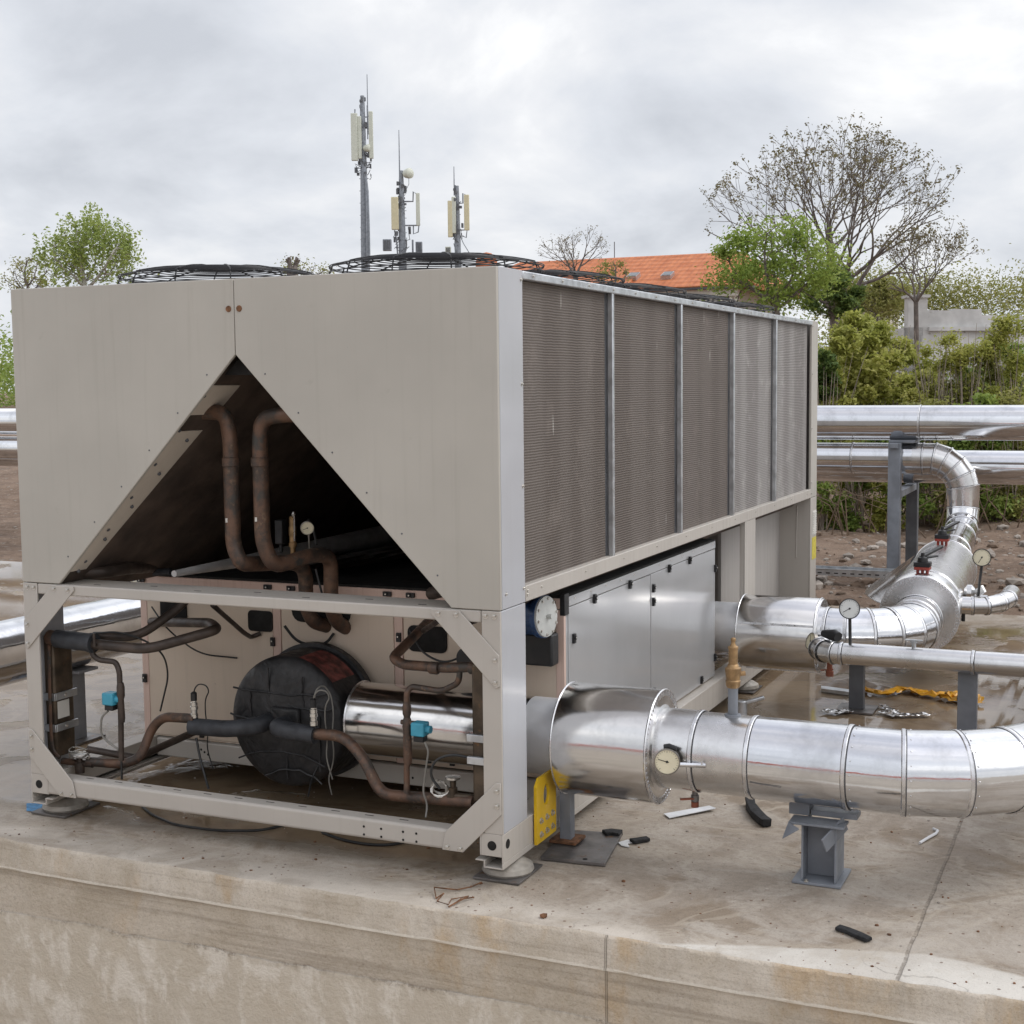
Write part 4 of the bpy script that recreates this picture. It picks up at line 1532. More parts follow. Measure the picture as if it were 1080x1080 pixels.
# butterfly valve heads with levers on top of the jackets
for base in (f0 + dirn * .20, f1 + dirn * 1.55):
    b = MB()
    t0 = base + Vector((0, 0, rf - .02))
    for dx in (-.03, .0, .03):
        b.cyl(t0 + Vector((dx, 0, 0)), t0 + Vector((dx, 0, .045)), .010, seg=10)
    b.box(t0 + Vector((-.050, -.04, .04)), t0 + Vector((.050, .04, .060)))
    vh = obj('valve_head', b, 'red', p2, .004)
    b = MB()
    b.box(t0 + Vector((-.052, -.042, .061)), t0 + Vector((.052, .042, .090)))
    b.lathe(t0 + Vector((0, 0, .09)), (0, 0, 1), [(0, .035), (.03, .030), (.034, .012), (.06, .012)], 16)
    b.bar(t0 + Vector((-.01, 0, .12)), t0 + Vector((.085, .26, .165)), .028, .016)
    b.bar(t0 + Vector((.02, .03, .115)), t0 + Vector((.075, .12, .118)), .022, .012)
    obj('lever', b, 'black', vh, .003)
# loose sheet of cladding leaning by the jacket
b = MB()
for i in range(2):
    pass
N = 10
A0, A1 = (Vector((.60, 5.25, .36)), Vector((.55, 4.86, .55))), (Vector((.62, 7.0, .36)), Vector((.57, 6.9, .53)))
rows = []
for lo_, hi_ in (A0, A1):
    row = []
    for k in range(N + 1):
        t_ = k / N
        row.append(lo_.lerp(hi_, t_) + Vector((-.07 * math.sin(PI * t_), 0, 0)))
    rows.append(row)
vs = rows[0] + rows[1]
nrm_t = .0015
fs = [(k, k + 1, N + 1 + k + 1, N + 1 + k) for k in range(N)]
b.add(vs, fs)
b.add([v + Vector((.0015, 0, .0015)) for v in vs], fs)
b.tube(rows[0], .004, 6, mi=1)
b.tube([rows[0][0], rows[1][0]], .004, 6, mi=1)
fl = obj('loose_cladding_sheet', b, ['alu_warm', 'seam'], None, smooth=60)
tag(fl, 'curved loose sheet of cladding leaning against the valve jacket of the rear pipe', 'metal sheet')
# side branch with gauge
b = MB()
sdir = Vector((1, .06, 0)).normalized()
br0 = f0 + dirn * .28 + sdir * (rf - .02) + Vector((0, 0, .03))
clad(b, [br0, br0 + sdir * .08, br0 + sdir * .16 + Vector((0, .02, .0)), br0 + sdir * .24 + Vector((0, .10, .01)), br0 + sdir * .28 + Vector((0, .22, .02)), br0 + sdir * .28 + Vector((0, .5, .02))], .058, 28)
b.lathe(br0, sdir, [(-.02, .078), (.012, .078), (.02, .058)], 28)
obj('branch_pipe', b, ['alu_dull', 'seam', 'seamdark'], p2)
c = W(1035.5, 588, Y=4.85)
gauge(p2, c, CAM - c, .058, 'dial', 'dialblack', [c + Vector((0, .02, -.05)), c + Vector((-.01, .02, -.14)), c + Vector((-.02, .02, -.26))], 240)
b = MB()
c = W(1022, 622, Y=5.0)
b.lathe(c + Vector((-.03, 0, -.02)), (1, 0, 0), [(0, .03), (.02, .055), (.05, .055), (.07, .03)], 18)
b.cyl(c + Vector((.04, 0, -.06)), c + Vector((.12, 0, -.06)), .03, seg=14)
b.bar(c + Vector((.05, -.02, -.02)), c + Vector((.10, -.05, .02)), .02, .05)
obj('ball_valve', b, 'alu_dull', p2)
b = MB()
c = W(1016, 652, Y=4.6)
b.tube([c + Vector((0, 0, -.02)), c + Vector((0, 0, .03)), c + Vector((.02, .0, .05)), c + Vector((.10, .0, .12))], .012, 8)
obj('lever', b, 'black', p2)

# bypass pipe
Y3 = 2.95
bp = thing('bypass_pipe', (1.3, Y3, 0), 'slim dull silver pipe running level between the two large clad pipes', 'pipe')
b = MB()
zb = .441
clad(b, [(.58, 3.30, zb + .01), (.58, 3.13, zb + .005), (.592, 3.05, zb), (.628, 2.985, zb), (.685, 2.95, zb), (.73, Y3, zb), (1.43, Y3, zb), (2.2, Y3, zb)], .062, 32, skip=())
obj('pipe_section', b, ['alu_dull', 'seam', 'seamdark'], bp)
c = W(896, 642, Y=Y3 - .02)
gauge(bp, c, CAM - c, .056, 'dialw', 'dialblack', [c + Vector((0, .012, -.05)), c + Vector((.002, .02, -.20))], 210, 'steel_grey')
c = W(855, 676, Y=3.08)
gauge(bp, c, Vector((-.75, -.6, .35)), .048, 'dial', 'dialrim', [c + Vector((.01, .01, 0)), c + Vector((.06, .02, -.02))], 120)
b = MB()
b.tube([W(868, 668, Y=3.04), W(880, 670, Y=3.0), W(884, 672, Y=2.98)], [.02, .034, .028], 14)
obj('tape_wrap', b, 'black', bp)
b = MB()
c = W(964, 676, Y=Y3)
b.lathe(c + Vector((0, 0, -.05)), (0, 0, 1), [(0, .012), (.04, .012), (.042, .02), (.05, .02)], 12)
b.bar(c + Vector((-.045, 0, .004)), c + Vector((.045, 0, .004)), .02, .006)
obj('vent_cock', b, 'galv', bp)
b = MB()
c = W(875, 702, Y=3.05)
b.lathe(c + Vector((0, 0, 0)), (0, 0, -1), [(-.02, .016), (.03, .016), (.032, .022), (.06, .022)], 12)
b.bar(c + Vector((-.05, 0, -.03)), c + Vector((.02, 0, -.02)), .012, .006)
obj('drain_valve', b, 'rednut', bp)

# rack pipes and the far left pipe
def straight_pipe(a, c_, r, label, joints, mat='alu_far'):
    t = thing('insulated_pipe', ((a[0] + c_[0]) / 2, (a[1] + c_[1]) / 2, 0), label, 'pipe', 'insulated pipes')
    a, c_ = Vector(a), Vector(c_)
    b = MB()
    clad(b, [a] + [a.lerp(c_, j) for j in joints] + [c_], r, 56)
    obj('pipe_section', b, [mat, 'seam', 'seamdark'], t)
    return t


YR = 9.75
straight_pipe((-16, YR, 1.522), (9, YR, 1.522), .176, 'shiny clad pipe, uppermost on the grey steel rack behind the chiller', (.1, .25, .40, .55, .648, .8, .9))
straight_pipe((-16, 10.55, 1.035), (9, 10.55, 1.035), .178, 'straight clad pipe at the back of the rack, behind the rising elbow', (.12, .3, .5, .69, .85))
t = straight_pipe((-3.25, -2.6, .58), (-3.0, 9.3, .58), .17, 'clad pipe lying along the far left side of the chiller, seen through its frame', (.15, .3, .43, .6, .8), 'alu')
for yy in (1.2, 4.5, -1.6):
    b = MB()
    xx = -3.25 + .25 * (yy + 2.6) / 11.9
    b.box((xx - .12, yy - .05, .0), (xx + .12, yy + .05, .40))
    s_ = thing('pipe_stand', (xx, yy, 0), 'low grey block stand under the clad pipe left of the chiller', 'pipe stand', 'block stands under the left pipe')
    b = MB()
    b.box((xx - .05, yy - .05, .012), (xx + .05, yy + .05, .40))
    obj('column', b, 'steel_grey', s_, .004)
    b = MB()
    b.box((xx - .12, yy - .08, .395), (xx + .12, yy + .08, .41))
    obj('saddle', b, 'steel_grey', s_, .002)
    b = MB()
    b.box((xx - .12, yy - .12, .002), (xx + .12, yy + .12, .014))
    obj('base_plate', b, 'steel_raw', s_, .001)

# steel rack
rk = thing('pipe_rack', (0, 10.2, -.1), 'grey steel rack of two posts carrying the clad pipes behind the chiller', 'pipe rack')
for yy, xx in ((9.60, W(943.5, 520, Y=9.6).x), (10.9, W(962.5, 520, Y=10.9).x)):
    b = MB()
    b.box((xx - .06, yy - .06, -.2), (xx + .06, yy + .06, 1.325))
    obj('post', b, 'steel_grey' if yy < 10 else 'steel_dark', rk, .006)
xx = W(943.5, 520, Y=9.6).x
x2 = W(962.5, 520, Y=10.9).x
b = MB()
b.bar((xx, 9.5, 1.328 - .03), (x2, 11.0, 1.328 - .03), .08, .05)
b.box((xx - .07, YR - .12, 1.325), (xx + .19, YR + .12, 1.352))
obj('cross_arm', b, 'steel_grey', rk, .004)
b = MB()
b.bar((xx, 9.6, .80), (x2, 10.9, .80), .10, .07)
b.bar((xx, 9.65, .62), (xx, 9.95, .78), .05, .05)
obj('cross_arm', b, 'steel_grey', rk, .004)
# the rack's far repeats hidden behind the chiller
for k in range(1, 3):
    r2 = rk.copy()
    COL.objects.link(r2)
    r2.location.x -= 4.0 * k
    r2['label'] = ['grey steel pipe rack behind the middle of the chiller', 'grey steel pipe rack farthest left behind the chiller'][k - 1]
    r2['group'] = 'pipe racks'
    for c_ in list(rk.children):
        d_ = c_.copy()
        COL.objects.link(d_)
        d_.parent = r2
rk['group'] = 'pipe racks'

# stands on the pad
st = thing('pipe_stand', (.04, .57, 0), 'slim square steel stand on a plate under the thick pipe collar', 'pipe stand')
b = MB()
b.box((.015, .545, .03), (.065, .595, .235))
obj('column', b, 'steel_grey', st, .003)
b = MB()
b.box((-.02, .51, .022), (.10, .63, .034))
obj('base_plate', b, 'rust', st, .002)
pl = MB()
pc = [W(570, 905, Z=.012), W(638, 912, Z=.012), W(656, 880, Z=.012), W(597, 876, Z=.012)]
pl.prism([(p.x, p.y, .004) for p in pc], (0, 0, 1), .014)
pl_o = obj('steel_plate', pl, 'steel_raw', None, .0015)
tag(pl_o, 'dark flat steel plate lying on the concrete under the slim square stand', 'steel plate')
hb = MB()
hb.lathe(W(617, 906, Z=.0185), (0, 0, 1), [(-.001, .010), (.0006, .010)], 16)
obj('bolt_hole', hb, 'void', pl_o)

ib = thing('pipe_stand', (1.12, .56, 0), 'short grey beam stand with angle saddle under the near elbow', 'pipe stand')
b = MB()
cx, cy = 1.118, .575
b.box((cx - .068, cy - .08, .014), (cx - .060, cy + .08, .235))
b.box((cx + .060, cy - .08, .014), (cx + .068, cy + .08, .235))
b.box((cx - .060, cy - .004, .014), (cx + .060, cy + .004, .235))
obj('column', b, 'steel_grey', ib, .0015)
b = MB()
b.box((cx - .10, cy - .10, .002), (cx + .09, cy + .12, .013))
bpz = obj('base_plate', b, 'steel_grey', ib, .002)
for dx, dy in ((-.045, -.06), (.05, .08)):
    bolt(bpz, (cx + dx, cy + dy - .03, .013), (0, 0, 1), .9)
b = MB()
b.box((cx - .115, cy - .10, .236), (cx + .10, cy - .0, .245))
b.prism([(cx - .115, cy - .10, .2385), (cx - .125, cy - .155, .19), (cx - .06, cy - .155, .235)], (0, 0, 1), .006)
b.box((cx - .115, cy - .105, .195), (cx - .107, cy - .04, .236))
b.bar((cx + .03, cy - .13, .175), (cx + .09, cy - .02, .24), .008, .06)
b.box((cx - .135, cy + .0, .246), (cx - .055, cy + .10, .29))
b.box((cx - .05, cy + .01, .246), (cx + .13, cy + .09, .268))
obj('saddle', b, 'steel_grey', ib, .0015)

for (px, py, nm, wv, hh, xx, yy) in ((912, 738, 'dark flat steel post under the rear pipe beside the orange film', .085, .31, .72, 3.50), (1031, 745, 'grey steel post under the right end of the slim bypass pipe', .10, .38, 1.40, 3.0)):
    s_ = thing('pipe_stand', (xx, yy, 0), nm, 'pipe stand')
    b = MB()
    b.box((xx - wv / 2, yy - .03, .012), (xx + wv / 2, yy + .03, hh))
    obj('column', b, 'steel_dark' if px < 1000 else 'steel_grey', s_, .003)
    b = MB()
    b.box((xx - .11, yy - .11, .002), (xx + .11, yy + .11, .013))
    obj('base_plate', b, 'steel_raw', s_, .001)
# cabinet-like sheet post farther back under the rear pipe and a triangular cover
s_ = thing('pipe_stand', (.90, 5.0, 0), 'pale sheet steel stand under the valve jacket of the rear pipe', 'pipe stand')
b = MB()
b.box((.82, 4.98, .012), (.97, 5.04, .23))
obj('column', b, 'galv', s_, .003)

# cable tray on the soil
ct = MB()
y_ = 9.05
ct.box((-1.6, y_, .03), (.25, y_ + .004, .10))
ct.box((-1.6, y_ + .004, .03), (.25, y_ + .20, .034))
ct.box((-1.6, y_ + .20, .03), (.25, y_ + .204, .10))
ct.box((-1.6, y_ - .012, .094), (.25, y_, .10))
cto = obj('cable_tray', ct, 'galv', None, .001)
tag(cto, 'long galvanised cable tray lying on the soil behind the pad', 'cable tray')
for k in range(22):
    q = MB()
    q.box((-1.55 + k * .08, y_ - .0015, .05), (-1.51 + k * .08, y_ - .0005, .062))
    obj('slot', q, 'void', cto)

# ------------------------------------------------------------------ pad, ground, rubble
rs = np.random.RandomState(3)
xsam = np.concatenate([np.arange(-14, -3, .5), np.arange(-3, 2.8, .02), np.arange(2.8, 10.01, .5)])
def jit(a, n_=1.0):
    return a * n_
prof = [(-.262, .0, .002, .0005), (-.283, -.002, .009, .003), (-.294, -.012, .009, .004), (-.297, -.112, .002, .002), (-.303, -.1185, .003, .002), (-.303, -.1255, .003, .002), (-.290, -.131, .002, .002), (-.288, -.30, .002, .003), (-.285, -.345, .004, .006), (-.288, -1.35, .003, .0)]
def wob(x, k, f):
    return mnoise.noise(Vector((x * f, k * 7.3, 1.7)))
rows = []
for k, (y, z, jy, jz) in enumerate(prof):
    rows.append([(x, y + jy * (wob(x, k if k > 2 else 0, 9) + .6 * wob(x, 0, 2) * 2.2 + (1.6 * max(0, wob(x, 5, 17)) ** 2 * 3 if k < 4 else 0)), z + jz * (wob(x, k, 12) - (2.5 * max(0, wob(x, 5, 17)) ** 2 if k < 3 else 0))) for x in xsam])
b = MB()
n = len(xsam)
top = [(x, 7.37 + .04 * wob(x, 40, 3), 0) for x in xsam]
vs = [p for r_ in [top] + rows for p in r_]
fs, mi = [], []
for r_ in range(len(rows)):
    for i in range(n - 1):
        fs.append((r_ * n + i, r_ * n + i + 1, (r_ + 1) * n + i + 1, (r_ + 1) * n + i))
        mi.append(0 if r_ < 2 else 1)
b.v, b.f, b.mi = vs, fs, mi
o = len(b.v)
b.v += [(-14, 7.37, -1.35), (10, 7.37, -1.35)]
b.f += [tuple(range(n)) + (o + 1, o)]
b.mi += [1]
pad = obj('concrete_pad', b, ['pad', 'padwall'], None, smooth=50)
tag(pad, kind='structure')

gx = np.concatenate([[-500, -200, -80, -40, -20], np.arange(-12, -4, .5), np.arange(-4, 4.01, .14), np.arange(4.5, 12, .5), [20, 40, 80, 200, 500]])
gy = np.concatenate([[-200, -80, -40, -20, -10, -4, -1], np.arange(0, 7, .5), np.arange(7, 17, .14), np.arange(17, 26, .5), [35, 60, 100, 200, 400, 800]])
def ground_z(x, y):
    if y < 0:
        return -1.32
    if y < 7.3:
        return -1.32 + (y / 7.3) * 1.22
    base = -.10
    if y > 14.5:
        base += .6 * min(1, (y - 14.5) / 4)
    if y < 30 and abs(x) < 14:
        v = Vector((x * .9, y * .9, 0))
        base += .10 * mnoise.noise(v) + .055 * mnoise.noise(v * 3.1) + .03 * mnoise.noise(v * 8.3)
        if y < 7.7:
            base = min(base, -.04)
    return base
b = MB()
b.v = [(float(x), float(y), ground_z(float(x), float(y))) for y in gy for x in gx]
nx = len(gx)
b.f = [(j * nx + i, j * nx + i + 1, (j + 1) * nx + i + 1, (j + 1) * nx + i) for j in range(len(gy) - 1) for i in range(nx - 1)]
b.mi = [0] * len(b.f)
b.mi = [1 if gy[j + 1] <= .01 else 0 for j in range(len(gy) - 1) for i in range(nx - 1)]
tag(obj('ground', b, ['soil', 'yard'], None, smooth=60), kind='structure')

def rock(mb, c, s, mi=0, seed=0):
    bm = bmesh.new()
    bmesh.ops.create_icosphere(bm, subdivisions=1, radius=1)
    rr = random.Random(seed)
    sx, sy, sz = s * rr.uniform(.7, 1.3), s * rr.uniform(.7, 1.3), s * rr.uniform(.4, .8)
    rot = Matrix.Rotation(rr.uniform(0, 6.3), 3, 'Z')
    vs = []
    for v in bm.verts:
        p = v.co * (1 + .35 * mnoise.noise(v.co * 1.6 + Vector((seed * 3.1, 0, 0))))
        vs.append(Vector(c) + rot @ Vector((p.x * sx, p.y * sy, p.z * sz)))
    bm.verts.index_update()
    mb.add(vs, [[v.index for v in f.verts] for f in bm.faces], mi)
    bm.free()


b = MB()
for k in range(1500):
    x, y = rnd.uniform(-4, 3.2), rnd.uniform(7.5, 16)
    s = .014 + .085 * rnd.random() ** 4
    rock(b, (x, y, ground_z(x, y) + s * .2), s, 0 if rnd.random() < .5 else 1, k)
tag(obj('rubble', b, ['stone', 'stone2'], None, smooth=0), kind='stuff')
for px, py, s, lb in ((892, 597, .11, 'largest pale rubble slab on the soil between the chiller and the rack post'), (922, 604, .06, 'small pale rubble stone on the soil beside the grey rack post')):
    p = W(px, py, Z=-.03)
    b = MB()
    rock(b, (p.x, p.y, ground_z(p.x, p.y) + .04), s, 0, px)
    tag(obj('stone', b, 'stone', None, smooth=0), lb, 'stone')

b = MB()
for k in range(520):
    x, y = rnd.uniform(-2.6, 2.2), -.24 + 1.9 * rnd.random() ** 1.6
    s_ = .0022 + .006 * rnd.random() ** 4
    rock(b, (x, y, s_ * .3), s_, 0 if rnd.random() < .45 else 1, k + 2000)
tag(obj('gravel', b, ['rust', 'stone'], None, smooth=0), kind='stuff')
# small debris on the pad
def ground_poly(name, pxs, z, t, mat, label, cat, lift=None, bev=.0):
    b = MB()
    pts = [W(x, y, Z=0) for x, y in pxs]
    k = len(pts)
    lo = [Vector((p.x, p.y, z + (lift[i] if lift else 0))) for i, p in enumerate(pts)]
    b.prism(lo, (0, 0, 1), t)
    return tag(obj(name, b, mat, None, bev, 0), label, cat)


ground_poly('plastic_strip', [(700, 860), (748, 852.5), (755, 856), (706, 864.5)], .006, .003, 'whitepl', 'flat white strip lying on the concrete below the drain valve', 'plastic strip', [0, .004, .008, 0])
def chunk(name, pxs, w, h, mat, label, cat):
    pts = [W(x, y, Z=0) + Vector((0, 0, h / 2 + .003)) for x, y in pxs]
    b = MB()
    rr = []
    k = len(pts)
    for i, p in enumerate(pts):
        t = (pts[min(i + 1, k - 1)] - pts[max(0, i - 1)]).normalized()
        s_ = Vector((t.y, -t.x, 0))
        ring_ = []
        for a_, b_ in ((-1, -1), (1, -1), (1, 1), (-1, 1)):
            ring_.append(p + s_ * a_ * w / 2 * rnd.uniform(.8, 1.15) + Vector((0, 0, b_ * h / 2 * rnd.uniform(.85, 1.1) if b_ > 0 else -h / 2)))
        rr.append(ring_)
    b.rings(rr)
    return tag(obj(name, b, mat, None, .004, 0), label, cat)


chunk('foam_piece', [(791, 849), (792, 855), (797, 863), (804, 869), (809, 873)], .045, .035, 'foam', 'curved black foam offcut on the concrete left of the beam stand', 'foam scrap')
chunk('foam_piece', [(883, 981), (893, 984), (905, 989), (917, 994)], .035, .015, 'foam', 'flat black foam offcut near the front edge of the pad', 'foam scrap')
chunk('foam_piece', [(666, 890), (672, 889), (677, 888), (684, 887)], .04, .016, 'foam', 'small black scrap beside the dark steel plate', 'foam scrap')
chunk('foam_piece', [(637, 884), (645, 883), (655, 884)], .06, .028, 'foam', 'black foam lump sitting on the corner of the steel plate', 'foam scrap')
ground_poly('plastic_strip', [(652, 890), (662, 887), (669, 890), (662, 891), (664, 895), (655, 893)], .004, .003, 'whitepl', 'crumpled white scrap between the steel plate and the black scrap', 'plastic strip')
b = MB()
pts = [W(x, y, Z=0) + Vector((0, 0, .008)) for x, y in ((970, 891), (978, 886), (987, 881), (989, 878), (984, 876))]
b.tube(pts, .006, 6)
tag(obj('cable_tie', b, 'whitepl'), 'bent white plastic tie on the concrete at the right', 'cable tie')
b = MB()
pts = [W(x, y, Z=0) + Vector((0, 0, .006 + .008 * (i % 2))) for i, (x, y) in enumerate(((508, 932), (497, 939), (482, 940), (458, 939.5), (460, 949), (468, 946), (461, 952), (473, 958), (476, 950), (494, 949), (473, 958), (486, 952), (500, 948)))]
b.tube(pts, .0028, 6)
tag(obj('rusty_wire', b, 'rust'), 'bent rusty wire lying on the pad edge in front of the chiller foot', 'wire')
b = MB()
rock(b, W(573, 968, Z=0) + Vector((0, 0, .008)), .014, 0, 5)
tag(obj('stone', b, 'rust', None, smooth=0), 'small reddish stone on the front edge of the concrete pad', 'stone')
b = MB()
pts = [W(x, y, Z=0) + Vector((0, 0, .008)) for x, y in ((150, 852), (160, 861), (185, 872), (230, 878), (275, 878), (300, 872))]
b.tube(pts, .006, 7, .06)
tag(obj('cable', b, 'wire'), 'black cable looping on the concrete under the bottom rail, left side', 'cable')
b = MB()
pts = [W(x, y, Z=0) + Vector((0, 0, .008)) for x, y in ((340, 880), (362, 888), (390, 893), (415, 893), (432, 888))]
b.tube(pts, .006, 7, .06)
tag(obj('cable', b, 'wire'), 'black cable looping on the concrete under the bottom rail, middle', 'cable')
ground_poly('paint_mark', [(28, 848), (50, 848), (58, 852), (48, 857), (28, 856)], .003, .001, 'bluep', 'blue spray paint mark on the concrete by the left chiller foot', 'paint mark')
# lever handle by the riser, orange film and foil scraps
b = MB()
c = W(786, 741, Z=.12)
b.bar(c, c + Vector((.10, .04, .03)), .03, .018)
b.cyl(c + Vector((-.02, 0, -.12)), c + Vector((-.02, 0, .01)), .03, seg=14)
tag(obj('tap', b, 'galv', None, .004), 'grey tap with a pale lever on the wet concrete behind the safety valve', 'tap')
def crumple(name, path, w, mat, label, cat, amp=.03, z0=.012):
    b = MB()
    pts = [W(x, y, Z=0) for x, y in path]
    nseg, mseg = 26, 5
    acc = [0]
    for i in range(1, len(pts)):
        acc.append(acc[-1] + (pts[i] - pts[i - 1]).length)
    vs = []
    for i in range(nseg + 1):
        s = acc[-1] * i / nseg
        j = max(k for k in range(len(pts) - 1) if acc[k] <= s + 1e-9)
        t = (s - acc[j]) / (acc[j + 1] - acc[j])
        p = pts[j].lerp(pts[j + 1], t)
        d_ = (pts[j + 1] - pts[j]).normalized()
        sd = Vector((d_.y, -d_.x, 0))
        for k in range(mseg + 1):
            q = k / mseg - .5
            nz = mnoise.noise(Vector((i * .6, k * .9, len(label))))
            vs.append(p + sd * (q * w * (1 + .6 * mnoise.noise(Vector((i * .5, 3, len(label)))))) + Vector((.02 * nz, .02 * nz, z0 + amp * abs(mnoise.noise(Vector((i * .45, k * .7, 9 + len(label))))) + .004)))
    m1 = mseg + 1
    b.add(vs, [(i * m1 + k, i * m1 + k + 1, (i + 1) * m1 + k + 1, (i + 1) * m1 + k) for i in range(nseg) for k in range(mseg)])
    o = obj(name, b, mat, None, smooth=25)
    sd_ = o.modifiers.new('thickness', 'SOLIDIFY')
    sd_.thickness = .0012
    return tag(o, label, cat)


crumple('plastic_film', [(903, 728), (915, 733), (935, 735), (955, 729), (975, 735), (1000, 739), (1027, 742)], .09, 'tape', 'long crumpled strip of orange plastic film by the dark post', 'plastic film', .06)
crumple('plastic_film', [(1000, 742), (1012, 738), (1028, 745)], .13, 'tape', 'bunched orange plastic film near the grey post at the right', 'plastic film', .09)
crumple('foil_scrap', [(928, 753), (942, 757), (960, 757), (980, 756)], .06, 'alu_dull', 'thin foil scrap lying in the puddle behind the near pipe', 'foil scrap', .014)
crumple('foil_scrap', [(930, 746), (938, 751), (950, 757)], .05, 'alu_dull', 'twisted foil strip lying above the other foil scrap in the puddle', 'foil scrap', .02)
crumple('foil_scrap', [(868, 752), (880, 754), (897, 752)], .08, 'alu_dull', 'pale foil scrap in the puddle below the slim bypass pipe', 'foil scrap', .014)
ground_poly('steel_flat', [(866, 728), (896, 732), (897, 735), (866, 731)], .01, .02, 'galv', 'narrow galvanised strip lying in the puddle beside the dark post', 'metal strip')

# ------------------------------------------------------------------ vegetation
def leaf_object(name, centres, size, mat, parent, seed=0, up=.35, aspect=.55, quad=True):
    """many small separate leaf blades in one foliage mesh"""
    r_ = np.random.RandomState(seed)
    c = np.asarray(centres, dtype=np.float64)
    n_ = len(c)
    nv = r_.normal(size=(n_, 3))
    nv[:, 2] = np.abs(nv[:, 2]) + up * 1.5
    nv /= np.linalg.norm(nv, axis=1, keepdims=True)
    t = r_.normal(size=(n_, 3))
    t -= nv * (t * nv).sum(1, keepdims=True)
    t /= np.linalg.norm(t, axis=1, keepdims=True)
    s = np.cross(nv, t)
    sz = size * r_.uniform(.6, 1.35, size=(n_, 1))
    fold = nv * sz * .18
    v = np.stack([c - t * sz * .5, c + s * sz * aspect * .5 + fold, c + t * sz * .5, c - s * sz * aspect * .5 + fold], 1).reshape(-1, 3)
    if parent is not None:
        v = v
    me = bpy.data.meshes.new(name)
    me.vertices.add(n_ * 4)
    me.vertices.foreach_set('co', v.astype(np.float32).ravel())
    me.loops.add(n_ * 4)
    me.loops.foreach_set('vertex_index', np.arange(n_ * 4, dtype=np.int32))
    me.polygons.add(n_)
    me.polygons.foreach_set('loop_start', np.arange(0, n_ * 4, 4, dtype=np.int32))
    me.update(calc_edges=True)
    me.materials.append(M[mat])
    o = bpy.data.objects.new(name, me)
    COL.objects.link(o)
    ORG[o] = Vector((0, 0, 0))
    if parent is not None:
        o.parent = parent
        o.location = -ORG[parent]
    return o


def clump_points(cx, cy, z0, z1, w, dpt, n_clumps, n_leaf, seed, spread=.30, hollow=.45):
    r_ = np.random.RandomState(seed)
    out = []
    for k in range(n_clumps):
        a, q = r_.uniform(0, 2 * PI), math.sqrt(r_.uniform(0, 1))
        zz = r_.uniform(0, 1)
        env = math.sin(PI * min(1, .22 + .78 * zz * .92)) ** .6 if zz > .3 else .9
        c = np.array([cx + math.cos(a) * q * w * .5 * env, cy + math.sin(a) * q * dpt * .5 * env, z0 + (z1 - z0) * zz])
        rad = np.array([w, dpt, (z1 - z0)]) * spread * r_.uniform(.5, 1.0)
        rad[2] = min(rad[2], rad[0] * .8)
        m_ = int(n_leaf / n_clumps * r_.uniform(.6, 1.4))
        d_ = r_.normal(size=(m_, 3))
        d_ /= np.linalg.norm(d_, axis=1, keepdims=True)
        rr = (hollow + (1 - hollow) * r_.uniform(0, 1, size=(m_, 1))) * (1 + .25 * r_.normal(size=(m_, 1)))
        out.append(c + d_ * rad * .5 * rr)
    p = np.concatenate(out)
    return p[p[:, 2] > z0 - .05]


def stems(mb, c, h, w, n_, seed, r=.012):
    rr = random.Random(seed)
    for k in range(n_):
        a = rr.uniform(0, 6.3)
        tip = Vector((c[0] + math.cos(a) * w * rr.uniform(.1, .5), c[1] + math.sin(a) * w * rr.uniform(.1, .5), c[2] + h * rr.uniform(.6, 1)))
        b0 = Vector((c[0] + rr.uniform(-.1, .1) * w, c[1] + rr.uniform(-.1, .1) * w, c[2] - .15))
        mid = b0.lerp(tip, .5) + Vector((rr.uniform(-.1, .1), rr.uniform(-.1, .1), rr.uniform(0, .15))) * w
        mb.tube([b0, mid, tip], [r, r * .75, r * .3], 5)


def bush(px, py_top, D, wpx, label, mat='leaf_yellow', n=4200, size=.075, seed=0, base=None, group='bushes behind the pipe rack', depth=None, clumps=30, name='bush', cat='bush', st=7, spread=.42):
    top = W(px, py_top, D=D)
    w = wpx / FPX * D
    gz = ground_z(top.x, top.y)
    t = thing(name, (top.x, top.y, gz), label, cat, group)
    dpt = depth or w * .8
    p = clump_points(top.x, top.y, gz + .02, top.z, w * 1.15, dpt, clumps, int(n * 2.6), seed, spread, .15)
    leaf_object('foliage', p, size, mat, t, seed + 1)
    b = MB()
    stems(b, (top.x, top.y, gz), (top.z - gz) * 1.02, w, st + 8, seed, .011)
    obj('stem', b, 'twig_grey', t)
    return t


